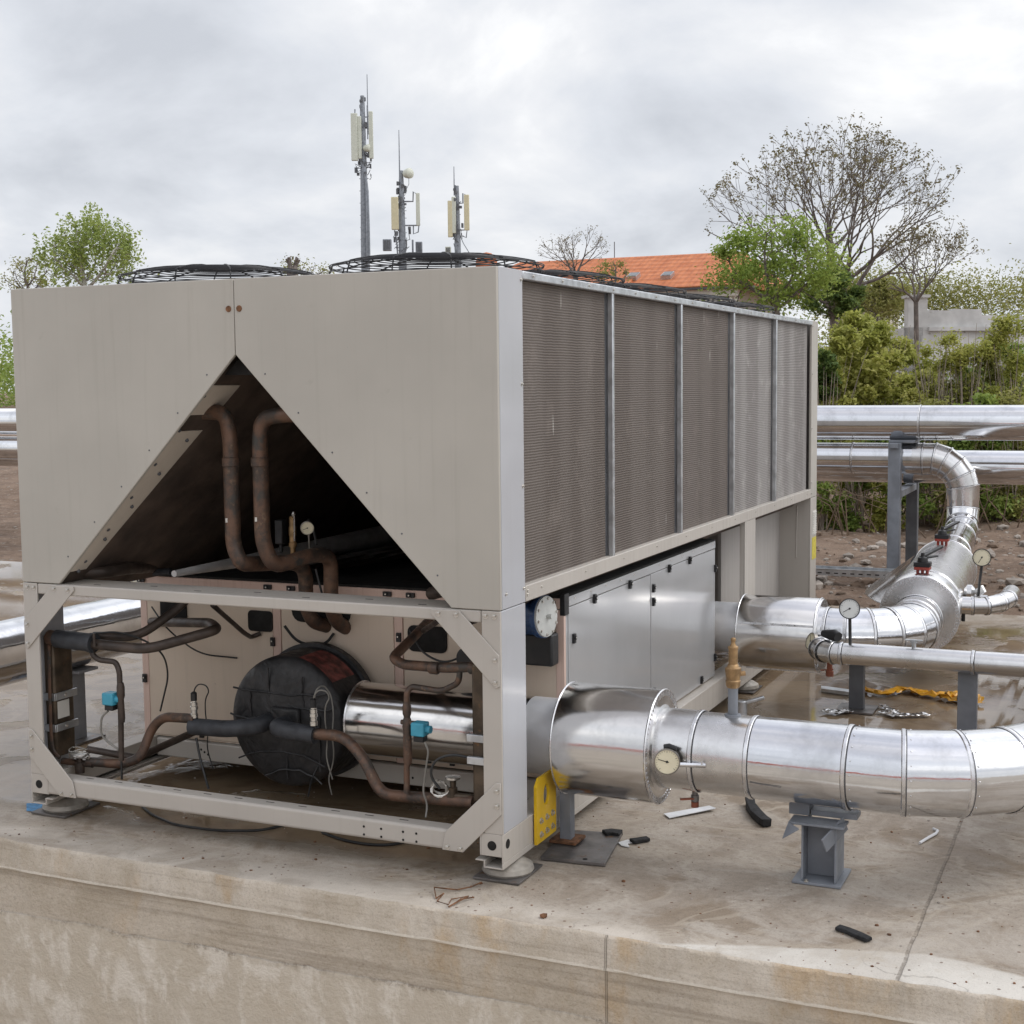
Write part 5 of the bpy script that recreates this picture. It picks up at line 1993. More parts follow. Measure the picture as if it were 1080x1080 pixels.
def colonize(attr, root, step, di, dk, seed=0, tropism=(0, 0, .12), maxit=220, trunk=0):
    r_ = np.random.RandomState(seed)
    attr = np.asarray(attr)
    nodes = [np.array(root, float)]
    par = [-1]
    for k in range(trunk):
        nodes.append(nodes[-1] + np.array([r_.normal() * .04, r_.normal() * .04, 1]) * step)
        par.append(len(nodes) - 2)
    alive = np.ones(len(attr), bool)
    seen = set()
    for it in range(maxit):
        N_ = np.array(nodes)
        A = attr[alive]
        if len(A) == 0:
            break
        d2 = ((A[:, None, :] - N_[None]) ** 2).sum(2)
        j = d2.argmin(1)
        dm_ = np.sqrt(d2[np.arange(len(A)), j])
        use = dm_ < di
        if not use.any():
            # grow toward the nearest point
            q = dm_.argmin()
            use = np.zeros(len(A), bool)
            use[q] = True
        dirs = {}
        for a_, jj in zip(A[use], j[use]):
            v = a_ - N_[jj]
            dirs.setdefault(jj, []).append(v / (np.linalg.norm(v) + 1e-9))
        added = 0
        for jj, vs in dirs.items():
            v = np.mean(vs, 0) + np.array(tropism) + r_.normal(size=3) * .10
            v /= np.linalg.norm(v) + 1e-9
            p = N_[jj] + v * step
            key = tuple(np.round(p / (step * .3)).astype(int))
            if key in seen:
                continue
            seen.add(key)
            nodes.append(p)
            par.append(int(jj))
            added += 1
        if not added:
            break
        N2 = np.array(nodes)
        d2 = ((attr[:, None, :] - N2[None, -added:]) ** 2).sum(2).min(1)
        alive &= d2 > dk * dk
    return np.array(nodes), par


def tree_mesh(nodes, par, r_tip, expo=2.3, seg=6, rmax=None):
    n_ = len(nodes)
    ch_ = [[] for _ in range(n_)]
    for i, p in enumerate(par):
        if p >= 0:
            ch_[p].append(i)
    rad = np.zeros(n_)
    for i in range(n_ - 1, -1, -1):
        rad[i] = r_tip if not ch_[i] else sum(rad[c] ** expo for c in ch_[i]) ** (1 / expo)
    if rmax:
        rad = np.minimum(rad, rmax)
    mb = MB()
    tips = [i for i in range(n_) if not ch_[i]]
    stack = [0]
    while stack:
        i = stack.pop()
        chain = [i] if par[i] < 0 else [par[i], i]
        while ch_[chain[-1]]:
            c = sorted(ch_[chain[-1]], key=lambda q: -rad[q])
            stack.extend(c[1:])
            chain.append(c[0])
        if len(chain) > 1:
            rr = [rad[q] for q in chain]
            if par[i] >= 0:
                rr[0] = min(rr[0], rr[1] * 1.15)
            sg = seg if rr[0] > r_tip * 3 else 4
            mb.tube([Vector(nodes[q]) for q in chain], [float(x) for x in rr], sg)
    return mb, [nodes[i] for i in tips], rad


def dome(cx, cy, z0, z1, w, n_, seed, flat=.6, low=.15, power=.5):
    r_ = np.random.RandomState(seed)
    out = []
    while len(out) < n_:
        p = r_.uniform(-1, 1, 3)
        if p[0] ** 2 + p[1] ** 2 + p[2] ** 2 > 1:
            continue
        if p[2] < -1 + low * 2 or (p[0] ** 2 + p[1] ** 2 + p[2] ** 2) < r_.uniform(0, power):
            continue
        zc, zh = (z0 + z1) / 2, (z1 - z0) / 2
        out.append((cx + p[0] * w / 2, cy + p[1] * w / 2 * .8, zc + p[2] * zh))
    return np.array(out)


def fan_tree(px, py_base, py_low, py_top, wpx, D, label, seed, n=5, leaves=9, leaf=('leaf_brown', .07), lean=0, rt=.010, group=None, bark='bark', name='bare_tree', scat=.14, levels=7, spread=48, thick=13):
    """bare tree: a few stems from a low fork, each forking again and again into an upright fan"""
    top, low = W(px + lean, py_top, D=D), W(px, py_low, D=D)
    w = wpx / FPX * D
    gz = ground_z(low.x, low.y)
    t = thing(name, (low.x, low.y, gz), label, 'tree', group)
    rr = random.Random(seed)
    H = top.z - low.z
    cen = Vector((top.x, top.y, low.z + H * .50))
    mb = MB()
    tips = []
    def inside(p):
        q = p - cen
        zz = q.z / (H * .50)
        f_ = .86 + .62 * mnoise.noise(q.normalized() * 1.9 + Vector((seed, 0, 0)))
        return f_ * ((q.x ** 2 + q.y ** 2) / (w * .5) ** 2 + (zz * zz if zz > 0 else (zz * .75) ** 2))
    def grow(p, d_, ln, r, lev):
        k = 3
        pts, rad = [p], [r]
        for i_ in range(k):
            d_ = (d_ + Vector((rr.gauss(0, .10), rr.gauss(0, .10), rr.gauss(.04, .07)))).normalized()
            p = p + d_ * ln / k
            pts.append(p)
            rad.append(r * (1 - .30 * (i_ + 1) / k))
        mb.tube(pts, rad, 7 if r > .04 else (5 if r > .02 else 4))
        over = inside(p)
        if lev == 0 or over > 1.0 + rr.uniform(-.08, .08):
            tips.append(p)
            return
        if lev < levels - 3 and rr.random() < .8:
            tips.append(pts[2] + Vector((rr.gauss(0, .08), rr.gauss(0, .08), .04)))
        nb = 2 if rr.random() < .90 else 3
        az = rr.uniform(0, 2 * PI)
        for q in range(nb):
            a = R(rr.uniform(12, 25)) if q == 0 else R(rr.uniform(20, 40))
            e1 = d_.orthogonal().normalized()
            e2_ = d_.cross(e1)
            b_ = az + 2 * PI * q / nb + rr.uniform(-.5, .5)
            nd = d_ * math.cos(a) + (e1 * math.cos(b_) + e2_ * math.sin(b_)) * math.sin(a)
            out_ = p - cen
            out_.z *= .3
            nd += out_.normalized() * (.16 if lev > 2 else .05)
            nd.z += .05
            grow(p, nd.normalized(), ln * rr.uniform(.80, .98), max(rt * .55, r * .70 * (.82 if q else .95)), lev - 1)
    fork = low + Vector((0, 0, 0))
    rb = rt * thick
    mb.tube([Vector((low.x, low.y, gz - .3)), Vector((low.x + .05, low.y, (gz + low.z) / 2)), fork], [rb * 1.25, rb * 1.1, rb], 9)
    for q in range(n):
        az = 2 * PI * (q + .25) / n
        a = R(spread * (.25 + .75 * ((q * .618) % 1)))
        d0 = Vector((math.cos(az) * math.sin(a), math.sin(az) * math.sin(a), math.cos(a)))
        d0.x += lean / FPX * D / max(H, 1) * .5
        grow(fork + Vector((math.cos(az), math.sin(az), -.5)) * rb * .4, d0.normalized(), H * .20, rb * .62, levels - 1)
    obj('trunk', mb, bark, t)
    r_ = np.random.RandomState(seed)
    pts = [np.array(p) + r_.normal(size=(leaves, 3)) * scat for p in tips]
    leaf_object('crown', np.concatenate(pts), leaf[1], leaf[0], t, seed)
    return t


def leafy_tree(px, py_low, py_top, wpx, D, label, seed, mat, n_leaf=16000, size=.10, group=None, bark='bark', clumps=46, name='leafy_tree', spread=.26, hollow=.3):
    top, low = W(px, py_top, D=D), W(px, py_low, D=D)
    w = wpx / FPX * D
    gz = ground_z(low.x, low.y)
    t = thing(name, (low.x, low.y, gz), label, 'tree', group)
    at_ = dome(top.x, top.y, low.z, top.z, w, 200, seed, power=.35)
    st_ = max(.12, w * .05)
    nodes, par = colonize(at_, (low.x, low.y, gz - .2), st_, w * .5, st_ * 1.5, seed, trunk=max(2, int((low.z - gz) / st_)))
    mb, tips, rad = tree_mesh(nodes, par, .008 * w / 3 + .006, 2.2, 6)
    obj('trunk', mb, bark, t)
    r_ = np.random.RandomState(seed)
    cs = np.array([tips[i] for i in r_.choice(len(tips), min(clumps, len(tips)), replace=False)])
    pts = []
    for c in cs:
        m_ = int(n_leaf / len(cs) * r_.uniform(.4, 1.6))
        d_ = r_.normal(size=(m_, 3))
        pts.append(c + d_ * w * spread * r_.uniform(.16, .36) * np.array([1, 1, .75]))
    leaf_object('crown', np.concatenate(pts), size, mat, t, seed)
    return t


# rows of bushes on the bank behind the rack
M['twig_grey'] = simple('grey_twig', (.30, .25, .20), .9, 0, .3, 8)
bush(884, 352, 22.5, 62, 'tall yellow-green bush beside the rear corner of the chiller', 'leaf_yellow', 5200, .085, 11)
bush(930, 345, 23.0, 74, 'tallest yellow-green bush, left of the ruined white wall', 'leaf_yellow', 7200, .085, 12)
bush(968, 392, 22.0, 62, 'yellow-green bush in front of the left end of the white wall', 'leaf_yellow', 4200, .08, 13)
bush(1010, 410, 22.0, 70, 'olive scrubby bush below the middle of the white wall', 'leaf_olive', 2600, .075, 14, st=16)
bush(1052, 352, 23.5, 62, 'dark green bush in front of the right end of the white wall', 'leaf_mid', 3800, .085, 15)
bush(872, 400, 26, 66, 'dark shady bush low behind the tall yellow-green bush', 'leaf_dark', 5200, .10, 16)
bush(1086, 372, 22.5, 56, 'mid green bush at the right edge of the bank', 'leaf_mid', 3200, .08, 17)
bush(915, 400, 25.5, 80, 'dark green bush behind the tallest yellow-green bush', 'leaf_dark', 5600, .09, 29)
bush(1000, 430, 24, 110, 'dark undergrowth bush at the foot of the white wall', 'leaf_mid', 5200, .08, 30)
for i, (px, pt, wv, nn_, lb) in enumerate(((986, 350, 52, 2000, 'tall airy yellow-green shrub, left of the three before the white wall'), (1020, 344, 54, 1900, 'tall airy yellow-green shrub, middle one of the three before the white wall'), (1062, 336, 60, 2300, 'tallest airy yellow-green shrub before the right part of the white wall'))):
    bush(px, pt, 21.2, wv, lb, 'leaf_yellow', nn_, .06, 160 + i, group='airy shrubs before the white wall', st=14, clumps=22, spread=.70)
bush(902, 330, 24.5, 80, 'bright yellow-green bush at the foot of the green tree', 'leaf_yellow', 5600, .08, 71)
bush(955, 362, 24.5, 60, 'loose yellow-green bush between the tallest bush and the white wall', 'leaf_yellow', 3600, .075, 72)
bush(1030, 400, 24.2, 90, 'loose mid green bush along the middle foot of the white wall', 'leaf_mid', 3600, .075, 73)
bush(868, 372, 22.3, 40, 'narrow dark green bush touching the rear edge of the chiller', 'leaf_dark', 3200, .08, 74)
for i, (px, pt, wv, mt_, lb) in enumerate(((868, 440, 56, 'leaf_mid', 'low green bush nearest the chiller, under the rack pipes'), (904, 436, 60, 'leaf_yellow', 'low yellow-green bush left of the rack posts, under the rack pipes'), (944, 440, 60, 'leaf_mid', 'low green bush directly behind the rack posts'),
                                          (985, 430, 64, 'leaf_olive', 'low olive bush with dry stems above the rising elbow'), (1024, 424, 66, 'leaf_mid', 'low green bush right of the rising elbow'), (1068, 428, 66, 'leaf_olive', 'low olive bush at the far right of the rack pipes'))):
    t = bush(px, pt, 19.2, wv * 1.25, lb, mt_, 3600, .07, 40 + i, group='low bushes under the rack pipes', st=14)
    b = MB()
    o_ = ORG[t]
    rr = random.Random(i)
    for k in range(5):
        x0 = o_.x + rr.uniform(-.6, .6)
        y0 = o_.y - rr.uniform(.3, .8)
        z0 = ground_z(x0, y0)
        b.tube([(x0, y0, z0), (x0 + rr.uniform(-.3, .3), y0 - .1, z0 + rr.uniform(.3, .6)), (x0 + rr.uniform(-.7, .7), y0 - rr.uniform(0, .3), z0 + rr.uniform(.3, 1.0))], [.010, .008, .004], 4)
    obj('dry_stem', b, 'twig', t)
for i, (px, pt, wv, mt_, lb, nn_) in enumerate(((985, 372, 46, 'leaf_olive', 'sparse twiggy shrub left of the middle of the white wall', 1100), (1012, 366, 40, 'leaf_yellow', 'thin pale shrub in front of the middle of the white wall', 800), (1034, 380, 44, 'leaf_olive', 'sparse brownish shrub right of the thin pale one by the white wall', 1000), (1064, 395, 50, 'leaf_yellow', 'low pale shrub at the right foot of the white wall', 1500))):
    bush(px, pt, 21.5, wv, lb, mt_, nn_, .065, 60 + i, group='sparse shrubs by the white wall', st=14, clumps=18, spread=.6)
for k in range(9):
    x = -11.5 + k * 1.35
    t = thing('bush', (x, 18.6, .5), 'wide green bush hidden behind the chiller, one of the row on the bank', 'bush', 'bushes hidden behind the chiller')
    p = clump_points(x, 18.6, ground_z(x, 18.6), 2.0 + .5 * math.sin(k * 2.1), 1.9, 1.6, 14, 2000, 90 + k)
    leaf_object('foliage', p, .10, ('leaf_mid', 'leaf_yellow', 'leaf_dark')[k % 3], t, k)
lg = W(965, 556, D=19.0)
b = MB()
b.tube([W(1000, 556, D=19.0), W(1022, 558, D=19), W(1060, 560, D=19.2)], .05, 8)
tag(obj('log', b, 'twig', None), 'brown log lying on the soil in front of the bushes at the right', 'log')
b = MB()
b.tube([W(864, 541, D=19.6), W(890, 542, D=19.5), W(902, 543, D=19.5)], .035, 8)
tag(obj('log', b, 'twig', None), 'brown pole lying on the soil in front of the bushes near the chiller', 'log')

# trees
fan_tree(880, 345, 326, 140, 236, 38, 'big bare tree with dark branching crown and brown seed clusters', 5, n=8, leaves=7, leaf=('leaf_brown', .085), rt=.011, lean=-12, scat=.055, levels=7, spread=62)
fan_tree(966, 345, 318, 222, 130, 36, 'smaller bare tree right of the big one, above the white wall', 8, n=5, leaves=6, leaf=('leaf_brown', .075), rt=.0085, lean=34, scat=.055, levels=6, spread=64, thick=7)
leafy_tree(818, 338, 230, 128, 33, 'bright green leafy tree rising behind the far end of the chiller', 27, 'leaf_fresh', 8200, .10, clumps=34, spread=.30)
leafy_tree(880, 345, 285, 60, 35, 'dark green tree at the foot of the big bare tree', 22, 'leaf_dark', 4200, .12, clumps=20)
leafy_tree(925, 338, 296, 60, 44, 'olive scrub tree between the two bare trees', 23, 'leaf_olive', 3000, .12, clumps=20)
fan_tree(607, 320, 290, 238, 92, 62, 'thin bare tree in front of the orange roof', 31, n=4, leaves=2, leaf=('leaf_brown', .09), rt=.015, scat=.10, lean=-6, levels=6, spread=75, thick=7)
leafy_tree(645, 312, 275, 46, 70, 'faint yellowish tree just leafing out before the orange roof', 32, 'leaf_olive', 700, .14, clumps=22)
birch = leafy_tree(92, 312, 228, 104, 52, 'pale green birch at the left, above the chiller roof', 33, 'leaf_birch', 1500, .15, bark='bark_pale', clumps=60, name='birch_tree', spread=.30)
cr = [c for c in birch.children if c.name.startswith('crown')][0]
o_ = W(92, 262, D=52)
pts = []
r_ = np.random.RandomState(77)
for k in range(190):
    a, q = r_.uniform(0, 2 * PI), math.sqrt(r_.uniform(0, 1))
    wx_ = 104 / FPX * 52 * .5
    lob = .72 + .75 * mnoise.noise(Vector((math.cos(a) * 1.6, math.sin(a) * 1.6, q * 1.2 + 4)))
    wx_ *= max(.45, lob + .2)
    h_ = math.sqrt(max(0.0, 1 - q * q)) * 1.5 * lob + r_.uniform(-.7, .35)
    p0 = np.array([o_.x + math.cos(a) * q * wx_, o_.y + math.sin(a) * q * wx_, o_.z + h_])
    n_ = r_.randint(14, 34)
    tt = np.linspace(0, 1, n_)[:, None]
    ln = r_.uniform(.6, 1.9)
    pts.append(p0 + np.concatenate([tt * r_.normal() * .25, tt * r_.normal() * .25, -tt * ln], 1) + r_.normal(size=(n_, 3)) * .05)
leaf_object('crown', np.concatenate(pts), .14, 'leaf_birch', birch, 9)
leafy_tree(30, 316, 268, 60, 60, 'thin olive shrub tree at the left end behind the birch', 34, 'leaf_olive', 900, .11, clumps=24)
leafy_tree(322, 305, 274, 60, 90, 'hazy grey treetop peeping between the two fan guards', 35, 'leaf_olive', 700, .16, clumps=24)
fan_tree(308, 310, 284, 258, 34, 30, 'small bare sapling twigs behind the left fan guards', 36, n=3, leaves=2, leaf=('leaf_brown', .07), rt=.009, scat=.05, levels=3)

# distant tree line
r_ = np.random.RandomState(4)
pts = []
for k in range(230):
    a = r_.uniform(R(-62), R(70))
    rr = r_.uniform(118, 150)
    c = np.array([CAM.x + math.sin(a) * rr, CAM.y + math.cos(a) * rr, r_.uniform(1, 4.5)])
    h = r_.uniform(2.5, 5.0)
    pts.append(c + r_.normal(size=(420, 3)) * np.array([3.0, 3.0, h * .5]))
tl = leaf_object('treeline', np.concatenate(pts), .40, 'leaf_mid', None, 3)
tag(tl, kind='stuff')
pts = []
for k in range(34):
    px = r_.uniform(880, 1090)
    c = np.array(W(px, r_.uniform(300, 330), D=75))
    pts.append(c + r_.normal(size=(420, 3)) * np.array([1.0, 1.0, .62]))
for k in range(40):
    c = np.array(W(r_.uniform(860, 1100), r_.uniform(335, 420), D=72))
    pts.append(c + r_.normal(size=(300, 3)) * np.array([1.4, 1.4, 1.0]))
tag(leaf_object('woodland', np.concatenate(pts), .17, 'leaf_olive', None, 5), kind='stuff')

# ------------------------------------------------------------------ buildings
def tilemat():
    mt, g, b = newmat('orange_roof_tiles')
    tc = g.n('ShaderNodeTexCoord').outputs['Object']
    sep = g.n('ShaderNodeSeparateXYZ', {0: tc})
    s1 = g.math('SINE', g.math('MULTIPLY', sep.outputs[0], 2 * PI / .42))
    s2 = g.math('SINE', g.math('MULTIPLY', sep.outputs[2], 2 * PI / .30))
    n = g.noise(tc, 1.5, 6, .7)
    c = g.mix(g.rng(n, .35, .65), (.44, .135, .05), (.58, .205, .085))
    c = g.mix(g.math('MULTIPLY', g.rng(s2, .5, 1), .35), c, (.30, .08, .03))
    g.set(b.inputs['Base Color'], c)
    b.inputs['Roughness'].default_value = .8
    g.set(b.inputs['Normal'], g.bump(g.math('ADD', s1, s2), .5, .05))
    return mt


M['tiles'] = tilemat()
M['cream'] = simple('cream_render', (.56, .51, .44), .85, 0, .08, 2)
M['palewall'] = simple('pale_weathered_render', (.62, .615, .60), .85, 0, .16, 1.6, .2, ((.30, .28, .25), .60))
M['rooflead'] = simple('dark_gutter', (.075, .075, .08), .6, 0, .2)
M['glass'] = simple('dark_window_glass', (.05, .06, .07), .12, 0, .2)

M['cornice_white'] = simple('white_cornice', (.72, .68, .62), .8, 0, .06, 2)
ob = thing('roofed_building', (-27, 84, -.1), 'cream building with a long orange tiled roof behind the chiller', 'building')
YB = 80
ridgeL, ridgeR = W(500, 274, Y=YB + 6), W(772, 265, Y=YB + 6)
eL, eR = W(470, 318, Y=YB), W(800, 300, Y=YB)
zr, ze = 10.15, 7.72
xl_, xr_ = -38.5, -20.8
b = MB()
th = .25
b.prism([(xl_ - 1.5, YB - .6, ze - .15), (xr_ + 1.5, YB - .6, ze - .15), (xr_ - 1.0, YB + 6, zr), (xl_ + 1.0, YB + 6, zr)], (0, -.35, 1), th)
b.prism([(xl_ - 1.5, YB + 12.6, ze - .15), (xr_ + 1.5, YB + 12.6, ze - .15), (xr_ - 1.0, YB + 6, zr), (xl_ + 1.0, YB + 6, zr)], (0, .35, 1), th)
b.prism([(xr_ + 1.5, YB - .6, ze - .15), (xr_ + 1.5, YB + 12.6, ze - .15), (xr_ - 1.0, YB + 6, zr)], (.35, 0, 1), th)
b.prism([(xl_ - 1.5, YB - .6, ze - .15), (xl_ - 1.5, YB + 12.6, ze - .15), (xl_ + 1.0, YB + 6, zr)], (-.35, 0, 1), th)
rf_ = obj('roof', b, 'tiles', ob)
# lower wing roof at the left
b = MB()
b.prism([(xl_ - 4, YB - 5, 6.2), (-26.6, YB - 5, 6.2), (-27.6, YB + 2, 8.7), (xl_ - 4, YB + 2, 8.7)], (0, -.35, 1), th)
obj('roof_wing', b, 'tiles', ob)
b = MB()
b.box((xl_ - 4, YB - 4.5, -.2), (-26.9, YB + .2, 6.25))
b.box((xl_, YB, -.2), (xr_, YB + 12, ze + .05))
wl = obj('wall', b, 'cream', ob)
b = MB()
b.box((-26.8, YB - .95, ze - .13), (xr_ + 1.6, YB - .55, ze + .0))
obj('gutter', b, 'rooflead', ob)
b = MB()
b.box((-26.8, YB - .5, ze - .55), (xr_ + .5, YB, ze - .14))
b.box((-26.8, YB - .35, ze - 1.55), (xr_ + .3, YB, ze - 1.35))
for k in range(20):
    b.box((-26.6 + k * .32, YB - .34, ze - .92), (-26.42 + k * .32, YB, ze - .56))
obj('cornice', b, 'cornice_white', ob)
for k in range(5):
    b = MB()
    x = -26.0 + k * 1.3
    b.box((x, YB - .06, 3.6), (x + .7, YB - .01, 5.4))
    f_ = obj('window', b, 'palewall', ob)
    b = MB()
    b.box((x + .06, YB - .08, 3.66), (x + .64, YB - .065, 5.34))
    obj('pane', b, 'glass', f_)
for px, py in ((668, 291), (704, 290)):
    c = W(px, py, Y=YB + 1.2)
    mw = Matrix.Translation(c) @ Matrix.Rotation(R(20), 4, 'X')
    b = MB()
    b.box((-.33, -.45, -.2), (.33, .45, .10), mat=mw)
    s_ = obj('skylight', b, 'galv', ob)
    b = MB()
    b.box((-.27, -.39, .105), (.27, .39, .12), mat=mw)
    obj('pane', b, 'glass', s_)
b = MB()
c = W(513, 268, Y=YB + 5)
b.lathe(c + Vector((0, 0, -2.2)), (0, 0, 1), [(0, .75), (1.7, .75), (2.0, .62), (2.25, .35), (2.33, .0)], 24)
obj('roof_dome', b, 'tiles', ob)
b = MB()
c = W(648, 255, Y=YB + 6)
b.cyl((c.x, c.y, zr - .2), (c.x, c.y, c.z), .03)
obj('lightning_rod', b, 'antdark', ob)

wbld = thing('ruined_building', W(1000, 420, D=38), 'pale grey flat-topped ruined building behind the bushes at the right', 'building')
D_ = 38
prof2 = [(957, 440), (957, 313), (977, 313), (977, 327), (1004, 328), (1004, 326), (1034, 327), (1034, 333), (1068, 334), (1110, 336), (1110, 440)]
base_p = W(1000, 400, D=D_)
dx = _r0.copy()
def wp(px, py, off=0):
    s = (px - 1000) / FPX * D_
    z = W(1000, py, D=D_).z
    return Vector((base_p.x, base_p.y, 0)) + dx * s + Vector((0, 0, z)) + Vector((-dx.y, dx.x, 0)) * off
b = MB()
b.prism([wp(x, y) for x, y in prof2], Vector((-dx.y, dx.x, 0)), .4)
b.prism([wp(957, 440), wp(957, 345), wp(957, 345, 6), wp(957, 440, 6)], dx, .4)
obj('wall', b, 'palewall', wbld)
b = MB()
b.prism([wp(978, 345, -.12), wp(1110, 346, -.12), wp(1110, 350, -.12), wp(978, 349, -.12)], Vector((-dx.y, dx.x, 0)), .115)
b.prism([wp(955, 311, -.08), wp(979, 311, -.08), wp(979, 314, -.08), wp(955, 314, -.08)], Vector((-dx.y, dx.x, 0)), .6)
obj('cornice', b, 'palewall', wbld)
for k, (px, py, D2, wv, hv) in enumerate(((905, 322, 95, 60, 60),)):
    c = W(px, py, D=D2)
    hb = thing('house', (c.x, c.y, 0), 'small distant pale house glimpsed between the tree trunks', 'building')
    b = MB()
    w2 = wv / FPX * D2
    b.box((c.x - w2 / 2, c.y, 0), (c.x + w2 / 2, c.y + 5, c.z))
    obj('wall', b, 'cream', hb)
    b = MB()
    b.prism([(c.x - w2 / 2 - .3, c.y - .3, c.z), (c.x - w2 / 2 - .3, c.y + 5.3, c.z), (c.x - w2 / 2 - .3, c.y + 2.5, c.z + 1.3)], (1, 0, 0), w2 + .6)
    obj('roof', b, 'tiles', hb)

# ------------------------------------------------------------------ antenna masts
def mast(px, py_top, D, label, parts, rpole):
    top = W(px, py_top, D=D)
    k = D / FPX
    t = thing('antenna_mast', (top.x, top.y, 0), label, 'antenna mast', 'antenna masts')
    sd = _r0
    fw = Vector((-sd.y, sd.x, 0))
    def P(x, y, off=0):
        """x px right of the mast axis, y px below its top"""
        return Vector((top.x, top.y, top.z)) + sd * (x * k) + Vector((0, 0, -y * k)) + fw * off
    b = MB()
    b.lathe((top.x, top.y, 0), (0, 0, 1), [(0, rpole * 1.25), (top.z * .55, rpole * 1.1), (top.z - 10 * k, rpole * .62), (top.z, rpole * .5)], 16)
    obj('pole', b, 'antgrey', t)
    for kind, *a in parts:
        b = MB()
        if kind == 'panel':
            x, y0, y1, w, mt_ = a
            p, q = P(x, y0, -.25), P(x, y1, -.25)
            b.bar(p, q, w * k, w * k * .55, fw)
            obj('panel_antenna', b, mt_, t, .03)
            continue
        if kind == 'whip':
            x, y0, y1 = a
            b.tube([P(x, y1), P(x, y0)], [.035, .018], 6)
            obj('whip_antenna', b, 'antgrey', t)
        elif kind == 'arm':
            pts, w = a
            b.tube([P(x, y, o_) for x, y, o_ in pts], w * k, 7)
            obj('bracket', b, 'antgrey', t)
        elif kind == 'box':
            x, y0, y1, w, mt_ = a
            b.bar(P(x, y0, -.3), P(x, y1, -.3), w * k, .30, fw)
            o = obj('radio_unit', b, mt_, t, .02)
            b = MB()
            for q in range(4):
                xx = x - w * .3 + q * w * .2
                b.bar(P(xx, y0 + 1, -.47), P(xx, y1 - 1, -.47), w * .10 * k, .03, fw)
            obj('cooling_fin', b, 'antdark', o)
        elif kind == 'dish':
            x, y, r = a
            c = P(x, y, -.2)
            ax_ = (sd * .75 - fw * .66)
            b.lathe(c, ax_, [(-.25, r * .25 * k), (-.2, r * .8 * k), (0, r * k), (.12, r * k), (.18, r * .75 * k), (.21, 0)], 24)
            obj('dish', b, 'antwhite', t)
        elif kind == 'clut':
            y0, y1, n_, sp, seed = a
            rr = random.Random(seed)
            for q in range(n_):
                y = rr.uniform(y0, y1)
                x = rr.uniform(-sp, sp)
                p = P(x, y, rr.uniform(-.3, .3))
                if rr.random() < .45:
                    b.bar(p, p + Vector((0, 0, rr.uniform(2, 6) * k)), rr.uniform(1.2, 3) * k, rr.uniform(1, 2.5) * k)
                else:
                    p2 = P(x * .2 + rr.uniform(-sp, sp), y + rr.uniform(1, 8), rr.uniform(-.3, .3))
                    mid = (p + p2) / 2 + Vector((0, 0, -rr.uniform(0, 4) * k))
                    b.tube([p, mid, p2], .35 * k, 5, 1.0 * k)
            obj('fittings', b, 'antdark', t)
        elif kind == 'steps':
            y0, y1, n_, x = a
            for q in range(n_):
                y = y0 + (y1 - y0) * q / (n_ - 1)
                b.tube([P(0, y), P(x, y)], .3 * k, 5)
                b.tube([P(0, y), P(-x, y)], .3 * k, 5)
            obj('climbing_peg', b, 'antdark', t)
    return t


mast(382, 101, 74, 'tallest antenna mast with two long white panel antennas', [
    ('panel', -8.5, 19, 68, 7.0, 'antwhite'), ('panel', 9, 17, 66, 4.5, 'antwhite'), ('panel', -3, 22, 66, 4, 'antwhite'), ('whip', 5.5, -22, 40),
    ('arm', [(-8, 14, 0), (-8, 24, -.1), (0, 25, 0)], .7), ('arm', [(9, 18, 0), (5, 22, 0), (0, 22, 0)], .7), ('arm', [(-8, 60, 0), (0, 60, 0), (9, 60, 0)], .8), ('arm', [(5, 10, 0), (5, 45, 0)], .6),
    ('clut', 4, 12, 8, 3.0, 1), ('clut', 24, 34, 9, 4, 2), ('clut', 52, 78, 34, 9, 3), ('clut', 68, 88, 16, 8, 13), ('dish', 5, 55, 4), ('arm', [(2, 82, -.2), (4, 100, -.3), (4.5, 140, -.3), (4.5, 175, -.3)], 1.6), ('arm', [(2.5, 82, -.2), (3, 110, -.4), (2.5, 175, -.4)], .8), ('steps', 86, 175, 8, 5)], .21)
mast(423, 180, 70, 'middle antenna mast with round white dish, cream panel and two grey radio boxes', [
    ('panel', -6.8, 28, 62, 7.6, 'antcream'), ('panel', 17.5, 24, 58, 4.2, 'antwhite'), ('whip', -1.6, -42, 4), ('dish', 8, 3.5, 5.4), ('arm', [(0, 2, 0), (7, 3, 0)], .9),
    ('arm', [(2, 32, 0), (12, 32, 0), (12.5, 22, 0), (17, 25, 0)], .9), ('arm', [(3, 57, 0), (17, 57, 0)], .8), ('arm', [(12, 57, 0), (12, 66, 0), (17, 64, 0), (18, 56, 0)], .7), ('arm', [(-8, 62, 0), (-6, 72, 0), (-5, 92, 0)], .8), ('arm', [(11, 72, 0), (11, 90, 0)], 1.0),
    ('clut', 14, 40, 26, 4.5, 4), ('clut', 60, 86, 28, 8, 5), ('clut', 20, 40, 8, 6, 6), ('box', -15.5, 72, 84, 9, 'antgrey'), ('box', 18, 75, 88, 7, 'antgrey'), ('arm', [(8, 7, 0), (8, 14, 0), (5, 20, 0)], .3), ('steps', 34, 80, 7, 5)], .20)
